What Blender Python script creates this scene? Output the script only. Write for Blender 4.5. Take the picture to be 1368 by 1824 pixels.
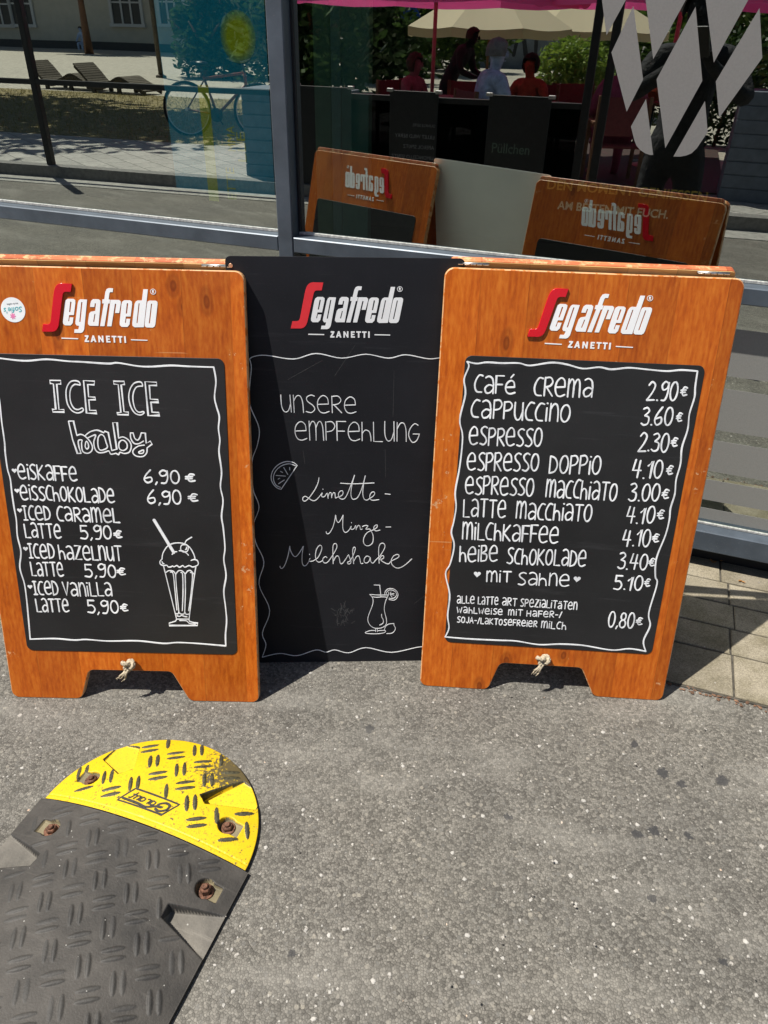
import bpy, bmesh, math, random
from mathutils import Vector, Matrix
from math import sin, cos, pi, radians, sqrt, atan2, hypot
random.seed(7)
for o in list(bpy.data.objects): bpy.data.objects.remove(o)
SCN = bpy.context.scene
COL = SCN.collection

# ------------------------------------------------------------------ camera, sky, sun, exposure
FPX, PITCH, ROLL, CAMH = 1325.575, 0.57922, -0.02406, 1.5      # camera solved from the boards' corners
CX, CY = 684.0, 912.0
_f = Vector((0, cos(PITCH), -sin(PITCH))); _r = Vector((1, 0, 0)); _d = Vector((0, -sin(PITCH), -cos(PITCH)))
R_AX = _r*cos(ROLL) + _d*sin(ROLL); D_AX = -_r*sin(ROLL) + _d*cos(ROLL); F_AX = _f
CAMP = Vector((0, 0, CAMH))
cd = bpy.data.cameras.new('camera'); cam = bpy.data.objects.new('camera', cd); COL.objects.link(cam)
cam.matrix_world = Matrix(((R_AX.x, -D_AX.x, -F_AX.x, 0), (R_AX.y, -D_AX.y, -F_AX.y, 0), (R_AX.z, -D_AX.z, -F_AX.z, CAMH), (0, 0, 0, 1)))
cd.sensor_fit = 'VERTICAL'; cd.sensor_height = 24.0; cd.lens = 24.0*FPX/1824.0
cd.clip_start = 0.02; cd.clip_end = 900
SCN.camera = cam

SUN_DIR = Vector((0.48, 0.165, -1.0)).normalized()
elev = math.asin(-SUN_DIR.z)
w = bpy.data.worlds.new('World'); SCN.world = w; w.use_nodes = True
nt = w.node_tree; nt.nodes.clear()
sky = nt.nodes.new('ShaderNodeTexSky'); sky.sky_type = 'NISHITA'; sky.sun_disc = False
sky.sun_elevation = elev; sky.sun_rotation = atan2(-SUN_DIR.x, -SUN_DIR.y)
bg = nt.nodes.new('ShaderNodeBackground'); bg.inputs[1].default_value = 0.062
wo = nt.nodes.new('ShaderNodeOutputWorld')
nt.links.new(sky.outputs[0], bg.inputs[0]); nt.links.new(bg.outputs[0], wo.inputs[0])
sl = bpy.data.lights.new('sun', 'SUN'); sl.energy = 5.0; sl.angle = radians(0.5); sl.color = (1.0, 0.95, 0.87)
so = bpy.data.objects.new('sun', sl); COL.objects.link(so)
so.rotation_euler = SUN_DIR.to_track_quat('-Z', 'Y').to_euler(); so.location = (-3, 0, 9)
SCN.view_settings.view_transform = 'Standard'; SCN.view_settings.look = 'None'
SCN.view_settings.gamma = 1.0; SCN.view_settings.exposure = 0.58
SCN.cycles.max_bounces = 10; SCN.cycles.transparent_max_bounces = 24; SCN.cycles.glossy_bounces = 6
SCN.cycles.sample_clamp_indirect = 6.0
SCN.cycles.use_denoising = True

# ------------------------------------------------------------------ picture -> place helpers
def ray(x, y): return (R_AX*((x-CX)/FPX) + D_AX*((y-CY)/FPX) + F_AX).normalized()
def hit(x, y, P0, n):
    d = ray(x, y); return CAMP + d*((P0-CAMP).dot(n)/d.dot(n))
def ground(x, y, z=0.0): return hit(x, y, Vector((0, 0, z)), Vector((0, 0, 1)))
GY, GD = -0.33079, 2.21087                                     # facade yaw and distance
UG = Vector((cos(GY), sin(GY), 0)); NG = Vector((-sin(GY), cos(GY), 0))
def FP(s, d, z): return UG*s + NG*(GD-d) + Vector((0, 0, z))   # along, in front of, above the shop front
def onfac(x, y, depth):                                        # a picture point on a plane `depth` behind the frame front
    q = hit(x, y, NG*(GD+depth), NG); return (q.dot(UG), q.z)

# ------------------------------------------------------------------ materials
def newmat(name):
    m = bpy.data.materials.new(name); m.use_nodes = True
    n = m.node_tree.nodes; b = n.get('Principled BSDF'); return m, n, m.node_tree.links, b
def srgb(r, g, b):
    f = lambda c: (c/255/12.92) if c/255 <= .04045 else ((c/255+.055)/1.055)**2.4
    return (f(r), f(g), f(b), 1)
def ramp(n, stops, interp='LINEAR'):
    r = n.new('ShaderNodeValToRGB'); e = r.color_ramp.elements; r.color_ramp.interpolation = interp
    e[0].position, e[0].color = stops[0]; e[1].position, e[1].color = stops[1]
    for p, c in stops[2:]:
        k = e.new(p); k.color = c
    return r
def grey(v, a=1): return (v, v, v, a)
def noise(n, l, scale, detail=4, rough=.55, vec=None, dim='3D'):
    t = n.new('ShaderNodeTexNoise'); t.inputs['Scale'].default_value = scale; t.inputs['Detail'].default_value = detail
    t.inputs['Roughness'].default_value = rough
    if vec is not None: l.new(vec, t.inputs['Vector'])
    return t
def mixc(n, l, fac, a, b, blend='MIX'):
    m = n.new('ShaderNodeMix'); m.data_type = 'RGBA'; m.blend_type = blend
    for sock, v in ((m.inputs[0], fac), (m.inputs[6], a), (m.inputs[7], b)):
        if hasattr(v, 'links'): l.new(v, sock)
        elif isinstance(v, (int, float)): sock.default_value = v
        else: sock.default_value = v
    return m.outputs[2]
def math_(n, l, op, a, b=None, c=None):
    m = n.new('ShaderNodeMath'); m.operation = op
    for k, v in enumerate((a, b, c)):
        if v is None: continue
        if hasattr(v, 'links'): l.new(v, m.inputs[k])
        else: m.inputs[k].default_value = v
    return m.outputs[0]
def bump(n, l, b, height, strength=.3, dist=.01):
    u = n.new('ShaderNodeBump'); u.inputs['Strength'].default_value = strength; u.inputs['Distance'].default_value = dist
    l.new(height, u.inputs['Height']); l.new(u.outputs[0], b.inputs['Normal']); return u
def coords(n, which='Object'):
    return n.new('ShaderNodeTexCoord').outputs[which]
def simple(name, c, rough=.6, metal=0, var=.12, scale=30, spec=.4, bumpy=0):
    m, n, l, b = newmat(name)
    t = noise(n, l, scale, 5, .6, coords(n))
    dk = tuple(x*(1-var*1.6) for x in c[:3])+(1,); lt = tuple(min(1, x*(1+var)) for x in c[:3])+(1,)
    r = ramp(n, [(.3, dk), (.7, lt)]); l.new(t.outputs[0], r.inputs[0]); l.new(r.outputs[0], b.inputs['Base Color'])
    b.inputs['Roughness'].default_value = rough; b.inputs['Metallic'].default_value = metal
    b.inputs['Specular IOR Level'].default_value = spec
    if bumpy: bump(n, l, b, t.outputs[0], bumpy, .004 if bumpy < 1 else .03)
    return m

def asphalt(name, base, chips=True, sc=1.0):
    m, n, l, b = newmat(name)
    co = coords(n)
    v1 = n.new('ShaderNodeTexVoronoi'); v1.inputs['Scale'].default_value = 190*sc; l.new(co, v1.inputs['Vector'])
    v2 = n.new('ShaderNodeTexVoronoi'); v2.inputs['Scale'].default_value = 95*sc; l.new(co, v2.inputs['Vector'])
    big = noise(n, l, 1.7, 5, .6, co); mid = noise(n, l, 14, 5, .65, co); fine = noise(n, l, 420, 3, .7, co)
    sep = n.new('ShaderNodeSeparateColor'); l.new(v1.outputs['Color'], sep.inputs[0])
    sep2 = n.new('ShaderNodeSeparateColor'); l.new(v2.outputs['Color'], sep2.inputs[0])
    dk = tuple(x*.60 for x in base[:3])+(1,); lt = tuple(x*1.36 for x in base[:3])+(1,)
    r = ramp(n, [(.0, dk), (.5, base), (1, lt)]); l.new(sep.outputs[0], r.inputs[0])
    rb = ramp(n, [(.25, (.80, .79, .78, 1)), (.75, (1.16, 1.13, 1.07, 1))]); l.new(big.outputs[0], rb.inputs[0])
    c = mixc(n, l, 1.0, r.outputs[0], rb.outputs[0], 'MULTIPLY')
    rm = ramp(n, [(.3, grey(.86)), (.7, grey(1.12))]); l.new(mid.outputs[0], rm.inputs[0])
    c = mixc(n, l, 1.0, c, rm.outputs[0], 'MULTIPLY')
    rc = ramp(n, [(.0, grey(1.03)), (.55, grey(1.0)), (.75, grey(.9))]); l.new(v1.outputs['Distance'], rc.inputs[0])
    c = mixc(n, l, 1.0, c, rc.outputs[0], 'MULTIPLY')
    ve = n.new('ShaderNodeTexVoronoi'); ve.feature = 'DISTANCE_TO_EDGE'; ve.inputs['Scale'].default_value = 185*sc
    wj = noise(n, l, 170*sc, 3, .6, co); wa = n.new('ShaderNodeVectorMath'); wa.operation = 'MULTIPLY_ADD'; l.new(wj.outputs['Color'], wa.inputs[0]); wa.inputs[1].default_value = (.005/sc, .005/sc, .005/sc); l.new(co, wa.inputs[2])
    l.new(wa.outputs[0], ve.inputs['Vector']); l.new(wa.outputs[0], v1.inputs['Vector']); v1.inputs['Scale'].default_value = 185*sc
    ed = ramp(n, [(0, grey(.55)), (.06, grey(.88)), (.16, grey(1.0))]); l.new(ve.outputs['Distance'], ed.inputs[0]); c = mixc(n, l, 1.0, c, ed.outputs[0], 'MULTIPLY')
    top = ramp(n, [(0, grey(0)), (.16, grey(.8)), (.4, grey(1))]); l.new(ve.outputs['Distance'], top.inputs[0])
    l.new(wa.outputs[0], v2.inputs['Vector']); pick = math_(n, l, 'LESS_THAN', sep2.outputs[0], .22)
    r2_ = ramp(n, [(0, tuple(x*.66 for x in base[:3])+(1,)), (.6, tuple(x*1.05 for x in base[:3])+(1,)), (1, (base[0]*1.75, base[1]*1.68, base[2]*1.55, 1))]); l.new(sep2.outputs[1], r2_.inputs[0])
    inner = math_(n, l, 'LESS_THAN', v2.outputs['Distance'], .42); c = mixc(n, l, math_(n, l, 'MULTIPLY', math_(n, l, 'MULTIPLY', pick, inner), .85), c, r2_.outputs[0])
    hgt = math_(n, l, 'ADD', math_(n, l, 'MULTIPLY', fine.outputs[0], .5), math_(n, l, 'MULTIPLY', top.outputs[0], math_(n, l, 'ADD', math_(n, l, 'MULTIPLY', sep.outputs[1], .7), .3)))
    if chips:
        def chipset(scale, keep, size, off):
            v = n.new('ShaderNodeTexVoronoi'); v.inputs['Scale'].default_value = scale
            mp = n.new('ShaderNodeMapping'); mp.inputs['Location'].default_value = (off, off*.7, 0)
            v.distance = 'MANHATTAN'; wv = noise(n, l, 150, 3, .6, co)
            av = n.new('ShaderNodeVectorMath'); av.operation = 'MULTIPLY_ADD'; l.new(wv.outputs['Color'], av.inputs[0])
            av.inputs[1].default_value = (.010, .010, .004); l.new(co, av.inputs[2])
            l.new(av.outputs[0], mp.inputs[0]); l.new(mp.outputs[0], v.inputs['Vector'])
            s = n.new('ShaderNodeSeparateColor'); l.new(v.outputs['Color'], s.inputs[0])
            rad = math_(n, l, 'MULTIPLY', s.outputs[1], size)
            a = math_(n, l, 'LESS_THAN', v.outputs['Distance'], rad)
            k = math_(n, l, 'LESS_THAN', s.outputs[0], keep)
            tint = ramp(n, [(0, (.34, .32, .29, 1)), (.5, (.46, .44, .40, 1)), (.8, (.58, .56, .52, 1)), (.95, (.56, .46, .36, 1)), (1, (.46, .31, .22, 1))])
            l.new(s.outputs[2], tint.inputs[0])
            return math_(n, l, 'MULTIPLY', a, k), tint.outputs[0]
        for scale, keep, size, off in ((44, .07, .30, 3.1), (72, .08, .33, 7.7), (130, .09, .36, 1.3)):
            f, tc = chipset(scale, keep, size, off); c = mixc(n, l, f, c, tc)
        # dark chewing gum spots
        v = n.new('ShaderNodeTexVoronoi'); v.inputs['Scale'].default_value = 5.2
        wv = noise(n, l, 95, 4, .7, co); av = n.new('ShaderNodeVectorMath'); av.operation = 'MULTIPLY_ADD'
        l.new(wv.outputs['Color'], av.inputs[0]); av.inputs[1].default_value = (.030, .030, .0); l.new(co, av.inputs[2]); l.new(av.outputs[0], v.inputs['Vector'])
        s = n.new('ShaderNodeSeparateColor'); l.new(v.outputs['Color'], s.inputs[0])
        f = math_(n, l, 'MULTIPLY', math_(n, l, 'LESS_THAN', v.outputs['Distance'], math_(n, l, 'MULTIPLY', s.outputs[1], .075)), math_(n, l, 'LESS_THAN', s.outputs[0], .33))
        c = mixc(n, l, math_(n, l, 'MULTIPLY', f, .8), c, (.035, .036, .04, 1))
        # trodden gum and oil spots
        for px_, py_, r_ in ((658, 1298, .011), (1180, 1376, .012), (1213, 1396, .009), (1286, 1391, .013), (1135, 1486, .010), (1165, 1479, .011), (1226, 1487, .009), (1162, 1600, .008), (1130, 1326, .008), (905, 1455, .007), (520, 1700, .006), (1290, 1715, .007)):
            g_ = ground(px_, py_); d_ = n.new('ShaderNodeVectorMath'); d_.operation = 'DISTANCE'; l.new(av.outputs[0], d_.inputs[0]); d_.inputs[1].default_value = (g_.x+.015, g_.y+.015, 0)
            k_ = ramp(n, [(.84, grey(.86)), (1.0, grey(0))]); l.new(math_(n, l, 'DIVIDE', d_.outputs['Value'], r_*1.25), k_.inputs[0]); c = mixc(n, l, k_.outputs[0], c, (.038, .038, .040, 1))
        # long pale streaks from stretched noise
        mw = n.new('ShaderNodeMapping'); mw.inputs['Rotation'].default_value = (0, 0, .35); mw.inputs['Scale'].default_value = (1.1, 3.6, 1); l.new(co, mw.inputs[0]); nw = noise(n, l, 1.6, 4, .6, mw.outputs[0])
        rw = ramp(n, [(.50, grey(0)), (.72, grey(.30))]); l.new(nw.outputs[0], rw.inputs[0]); c = mixc(n, l, rw.outputs[0], c, (.33, .315, .28, 1))
    l.new(c, b.inputs['Base Color']); b.inputs['Roughness'].default_value = .85; b.inputs['Specular IOR Level'].default_value = .25
    bump(n, l, b, hgt, .6, .0022)
    return m

def wood(name, light, mid, dark, worn=.0, along=2):
    m, n, l, b = newmat(name)
    co = coords(n); info = n.new('ShaderNodeObjectInfo')
    off = n.new('ShaderNodeCombineXYZ'); l.new(math_(n, l, 'MULTIPLY', info.outputs['Random'], 9.0), off.inputs[0]); l.new(math_(n, l, 'MULTIPLY', info.outputs['Random'], 5.0), off.inputs[2])
    ad = n.new('ShaderNodeVectorMath'); l.new(co, ad.inputs[0]); l.new(off.outputs[0], ad.inputs[1])
    # staves about 95 mm wide, each with its own grain
    sx = n.new('ShaderNodeSeparateXYZ'); l.new(co, sx.inputs[0])
    stave = math_(n, l, 'FLOOR', math_(n, l, 'MULTIPLY', math_(n, l, 'ADD', sx.outputs[0], .03), 9.3))
    wn = n.new('ShaderNodeTexWhiteNoise'); wn.noise_dimensions = '2D'; cv = n.new('ShaderNodeCombineXYZ'); l.new(stave, cv.inputs[0]); l.new(info.outputs['Random'], cv.inputs[1]); l.new(cv.outputs[0], wn.inputs['Vector'])
    ad2 = n.new('ShaderNodeVectorMath'); ad2.operation = 'MULTIPLY_ADD'; l.new(wn.outputs['Color'], ad2.inputs[0]); ad2.inputs[1].default_value = (3, 3, 7); l.new(ad.outputs[0], ad2.inputs[2])
    warp = noise(n, l, 2.2, 2, .5, ad2.outputs[0])
    mp = n.new('ShaderNodeMapping'); sc = [34, 34, 34]; sc[along] = .9; mp.inputs['Scale'].default_value = sc
    wv = n.new('ShaderNodeVectorMath'); wv.operation = 'MULTIPLY_ADD'; l.new(warp.outputs['Color'], wv.inputs[0]); wv.inputs[1].default_value = (.03, .0, .2); l.new(ad2.outputs[0], wv.inputs[2])
    l.new(wv.outputs[0], mp.inputs[0])
    g1 = noise(n, l, 1.0, 6, .62, mp.outputs[0])
    mp2 = n.new('ShaderNodeMapping'); sc = [150, 150, 150]; sc[along] = 3.0; mp2.inputs['Scale'].default_value = sc; l.new(wv.outputs[0], mp2.inputs[0])
    g2 = noise(n, l, 1.0, 3, .6, mp2.outputs[0])
    wav = n.new('ShaderNodeTexWave'); wav.wave_type = 'BANDS'; wav.bands_direction = 'X'; wav.inputs['Scale'].default_value = 27
    wav.inputs['Distortion'].default_value = 5; wav.inputs['Detail'].default_value = 3; wav.inputs['Detail Scale'].default_value = .7
    mp3 = n.new('ShaderNodeMapping'); sc = [1, 1, 1]; sc[along] = .045; mp3.inputs['Scale'].default_value = sc; l.new(wv.outputs[0], mp3.inputs[0]); l.new(mp3.outputs[0], wav.inputs['Vector'])
    g = math_(n, l, 'ADD', math_(n, l, 'MULTIPLY', g1.outputs[0], .49), math_(n, l, 'ADD', math_(n, l, 'MULTIPLY', g2.outputs[0], .46), math_(n, l, 'MULTIPLY', wav.outputs[0], .05)))
    r = ramp(n, [(.28, dark), (.48, mid), (.72, light)]); l.new(g, r.inputs[0])
    st = ramp(n, [(0, grey(.74)), (1, grey(1.18))]); l.new(wn.outputs['Value'], st.inputs[0])
    c = mixc(n, l, 1, r.outputs[0], st.outputs[0], 'MULTIPLY')
    # glue joints between the staves
    fj = math_(n, l, 'FRACT', math_(n, l, 'MULTIPLY', math_(n, l, 'ADD', sx.outputs[0], .03), 9.3)); jn = ramp(n, [(0, grey(.62)), (.016, grey(.95)), (.03, grey(1))]); l.new(fj, jn.inputs[0]); c = mixc(n, l, 1, c, jn.outputs[0], 'MULTIPLY')
    # knots
    kv = n.new('ShaderNodeTexVoronoi'); kv.inputs['Scale'].default_value = 5.6; kmp = n.new('ShaderNodeMapping'); ks = [1.6, .0, 1.6]; ks[along] = .9
    kmp.inputs['Scale'].default_value = ks; l.new(wv.outputs[0], kmp.inputs[0]); ksep = n.new('ShaderNodeSeparateXYZ'); l.new(kmp.outputs[0], ksep.inputs[0]); kcom = n.new('ShaderNodeCombineXYZ'); l.new(ksep.outputs[2 if along == 0 else 0], kcom.inputs[0]); l.new(ksep.outputs[along], kcom.inputs[1]); kv.voronoi_dimensions = '2D'; l.new(kcom.outputs[0], kv.inputs['Vector'])
    kd = ramp(n, [(0, grey(.7)), (.05, grey(1)), (.075, grey(.35)), (.115, grey(.5)), (.16, grey(0))]); l.new(kv.outputs['Distance'], kd.inputs[0])
    ks_ = n.new('ShaderNodeSeparateColor'); l.new(kv.outputs['Color'], ks_.inputs[0])
    kk = math_(n, l, 'MULTIPLY', kd.outputs[0], math_(n, l, 'LESS_THAN', ks_.outputs[0], .24))
    c = mixc(n, l, math_(n, l, 'MULTIPLY', kk, .85), c, tuple(x*.55 for x in dark[:3])+(1,))
    # pale resin streaks running with the grain, thin scratches across it
    mps = n.new('ShaderNodeMapping'); sc = [55, 55, 55]; sc[along] = 2.2; mps.inputs['Scale'].default_value = sc; mps.inputs['Location'].default_value = (3.3, 1, 2); l.new(wv.outputs[0], mps.inputs[0])
    s1 = noise(n, l, 1, 3, .6, mps.outputs[0]); s2_ = noise(n, l, 3.1, 2, .5, ad.outputs[0]); rs1 = ramp(n, [(.60, grey(0)), (.72, grey(.55))]); l.new(s1.outputs[0], rs1.inputs[0]); rs2 = ramp(n, [(.42, grey(0)), (.62, grey(1))]); l.new(s2_.outputs[0], rs2.inputs[0])
    c = mixc(n, l, math_(n, l, 'MULTIPLY', rs1.outputs[0], rs2.outputs[0]), c, light)
    mpx = n.new('ShaderNodeMapping'); mpx.inputs['Rotation'].default_value = (0, .9, 0); sc = [4, 4, 4]; sc[along] = 190; mpx.inputs['Scale'].default_value = sc; l.new(ad.outputs[0], mpx.inputs[0])
    sx1 = noise(n, l, 1, 2, .5, mpx.outputs[0]); sx2 = noise(n, l, 7, 2, .5, ad.outputs[0]); rx = ramp(n, [(.79, grey(0)), (.82, grey(.5))]); l.new(math_(n, l, 'ADD', sx1.outputs[0], math_(n, l, 'MULTIPLY', math_(n, l, 'SUBTRACT', sx2.outputs[0], .5), .5)), rx.inputs[0])
    c = mixc(n, l, rx.outputs[0], c, (.60, .30, .12, 1))
    # chips of bare wood, denser where worn
    chn = noise(n, l, 46, 5, .75, ad.outputs[0]); chl = noise(n, l, 5, 2, .5, ad.outputs[0])
    ch = ramp(n, [(.70, grey(0)), (.73, grey(1))]); l.new(math_(n, l, 'ADD', chn.outputs[0], math_(n, l, 'MULTIPLY', math_(n, l, 'ADD', math_(n, l, 'SUBTRACT', chl.outputs[0], .55), math_(n, l, 'MULTIPLY', math_(n, l, 'GREATER_THAN', math_(n, l, 'ABSOLUTE', sx.outputs[0]), .285), .16)), .38)), ch.inputs[0])
    c = mixc(n, l, math_(n, l, 'MULTIPLY', ch.outputs[0], .7), c, (.60, .36, .18, 1))
    if worn:
        wo_ = noise(n, l, 38, 6, .8, ad.outputs[0]); wr = ramp(n, [(.55-worn*.2, grey(0)), (.62-worn*.2, grey(1))]); l.new(wo_.outputs[0], wr.inputs[0])
        c = mixc(n, l, math_(n, l, 'MULTIPLY', wr.outputs[0], .85), c, (.66, .40, .20, 1))
    l.new(c, b.inputs['Base Color']); rr_ = ramp(n, [(.3, grey(.30)), (.7, grey(.55))]); l.new(chl.outputs[0], rr_.inputs[0]); l.new(rr_.outputs[0], b.inputs['Roughness']); b.inputs['Specular IOR Level'].default_value = .34
    bump(n, l, b, math_(n, l, 'ADD', g, math_(n, l, 'MULTIPLY', math_(n, l, 'ADD', ch.outputs[0], kk), -.5)), .2, .002)
    return m

def chalkboard_mat(name, base, smear=.6, spec=.3):
    m, n, l, b = newmat(name); co = coords(n)
    a = noise(n, l, 3.2, 6, .6, co); f = noise(n, l, 700, 2, .5, co)
    mp = n.new('ShaderNodeMapping'); mp.inputs['Rotation'].default_value = (0, .7, 0); mp.inputs['Scale'].default_value = (3, 3, 46); l.new(co, mp.inputs[0])
    sm = noise(n, l, 1.3, 5, .7, mp.outputs[0])
    r = ramp(n, [(.3, base), (.75, tuple(x*(1+smear*1.5) for x in base[:3])+(1,))]); l.new(a.outputs[0], r.inputs[0])
    rs = ramp(n, [(.60, grey(0)), (.80, grey(smear*.25))]); l.new(sm.outputs[0], rs.inputs[0])
    c = mixc(n, l, rs.outputs[0], r.outputs[0], (.16, .16, .17, 1))
    sp = ramp(n, [(.68, grey(0)), (.74, grey(.5))]); l.new(f.outputs[0], sp.inputs[0])
    c = mixc(n, l, sp.outputs[0], c, (.09, .09, .09, 1))
    l.new(c, b.inputs['Base Color']); b.inputs['Roughness'].default_value = .5; b.inputs['Specular IOR Level'].default_value = spec
    bump(n, l, b, f.outputs[0], .08, .001)
    return m

def glass_mat(name, refl, tint, trans):
    m, n, l, b = newmat(name); n.remove(b)
    out = n.get('Material Output'); gl = n.new('ShaderNodeBsdfGlossy'); gl.inputs['Roughness'].default_value = 0; gl.inputs['Color'].default_value = tint
    tr = n.new('ShaderNodeBsdfTransparent'); tr.inputs['Color'].default_value = trans
    lw = n.new('ShaderNodeFresnel'); lw.inputs['IOR'].default_value = 1.45
    geo = n.new('ShaderNodeNewGeometry'); fac = math_(n, l, 'MULTIPLY', math_(n, l, 'ADD', math_(n, l, 'MULTIPLY', lw.outputs[0], 1-refl), refl), math_(n, l, 'SUBTRACT', 1.0, geo.outputs['Backfacing']))
    # very slight waviness of the pane
    t = noise(n, l, 1.3, 1, .4, coords(n)); u = n.new('ShaderNodeBump'); u.inputs['Strength'].default_value = .02; u.inputs['Distance'].default_value = .02
    l.new(t.outputs[0], u.inputs['Height']); l.new(u.outputs[0], gl.inputs['Normal'])
    mx = n.new('ShaderNodeMixShader'); l.new(fac, mx.inputs[0]); l.new(tr.outputs[0], mx.inputs[1]); l.new(gl.outputs[0], mx.inputs[2]); l.new(mx.outputs[0], out.inputs[0])
    return m

def leaf_mat(name, c1, c2):
    m, n, l, b = newmat(name); geo = n.new('ShaderNodeNewGeometry')
    r = ramp(n, [(0, c1), (1, c2)]); l.new(geo.outputs['Random Per Island'], r.inputs[0]); l.new(r.outputs[0], b.inputs['Base Color'])
    b.inputs['Roughness'].default_value = .55
    tl = n.new('ShaderNodeBsdfTranslucent'); l.new(r.outputs[0], tl.inputs[0]); mx = n.new('ShaderNodeMixShader'); mx.inputs[0].default_value = .3
    l.new(b.outputs[0], mx.inputs[1]); l.new(tl.outputs[0], mx.inputs[2]); l.new(mx.outputs[0], n.get('Material Output').inputs[0])
    return m

M = {}
M['asphalt'] = asphalt('asphalt', (.152, .146, .132, 1))
M['wood'] = wood('stained_wood', (.58, .175, .019, 1), (.43, .093, .006, 1), (.27, .045, .003, 1))
M['wood_edge'] = wood('worn_wood_edge', (.58, .22, .05, 1), (.44, .12, .015, 1), (.26, .06, .008, 1), worn=.6)
M['pine'] = wood('bare_pine_edge', (.72, .50, .24, 1), (.60, .36, .13, 1), (.45, .20, .06, 1), along=0)
M['topwood'] = wood('orange_top_edge', (.62, .22, .09, 1), (.50, .13, .05, 1), (.36, .08, .03, 1), worn=.2, along=0)
M['board'] = chalkboard_mat('chalk_panel', (.0115, .0115, .0120, 1))
M['sheet'] = chalkboard_mat('black_sheet', (.0105, .0110, .0135, 1), .5, .16)
m, n, l, b = newmat('chalk_marker'); co = coords(n); a_ = noise(n, l, 26, 4, .6, co); f_ = noise(n, l, 420, 3, .7, co)
r_ = ramp(n, [(.25, (.50, .51, .53, 1)), (.5, (.76, .78, .80, 1)), (.75, (.86, .87, .88, 1))]); l.new(a_.outputs[0], r_.inputs[0]); q_ = ramp(n, [(.26, grey(.45)), (.42, grey(1))]); l.new(f_.outputs[0], q_.inputs[0])
l.new(mixc(n, l, 1, r_.outputs[0], q_.outputs[0], 'MULTIPLY'), b.inputs['Base Color']); b.inputs['Roughness'].default_value = .6; M['chalk'] = m
M['white'] = simple('white_vinyl', (.82, .83, .84, 1), .4, var=.03)
M['red'] = simple('red_acrylic', (.58, .008, .018, 1), .18, var=.03)
M['redflat'] = simple('red_print', (.72, .035, .045, 1), .4, var=.03)
M['steel'] = simple('hinge_steel', (.55, .54, .52, 1), .38, 1, var=.25, scale=120)
M['sheetback'] = simple('grey_sheet_back', (.86, .90, .88, 1), .35, .15, var=.04, scale=6)  # base lightened to stand in for sun thrown back by the glass
M['rope'] = simple('rope_fibre', (.46, .39, .28, 1), .9, var=.3, scale=160, bumpy=.6)
M['alu'] = simple('slate_aluminium', (.085, .105, .130, 1), .42, .25, var=.16, scale=9)
nn = M['alu'].node_tree.nodes; ll = M['alu'].node_tree.links; bb_ = nn['Principled BSDF']; src = bb_.inputs['Base Color'].links[0].from_socket
ds = noise(nn, ll, 330, 3, .7, coords(nn)); d2 = noise(nn, ll, 3.5, 4, .6, coords(nn)); dr_ = ramp(nn, [(.64, grey(0)), (.70, grey(.7))]); ll.new(math_(nn, ll, 'ADD', math_(nn, ll, 'MULTIPLY', ds.outputs[0], .8), math_(nn, ll, 'MULTIPLY', d2.outputs[0], .2)), dr_.inputs[0])
ll.new(mixc(nn, ll, dr_.outputs[0], src, (.36, .36, .34, 1)), bb_.inputs['Base Color'])
M['alu_dark'] = simple('dark_gasket', (.012, .013, .015, 1), .6)
M['gasket'] = simple('pale_seal', (.40, .40, .38, 1), .7, var=.3, scale=120)

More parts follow.
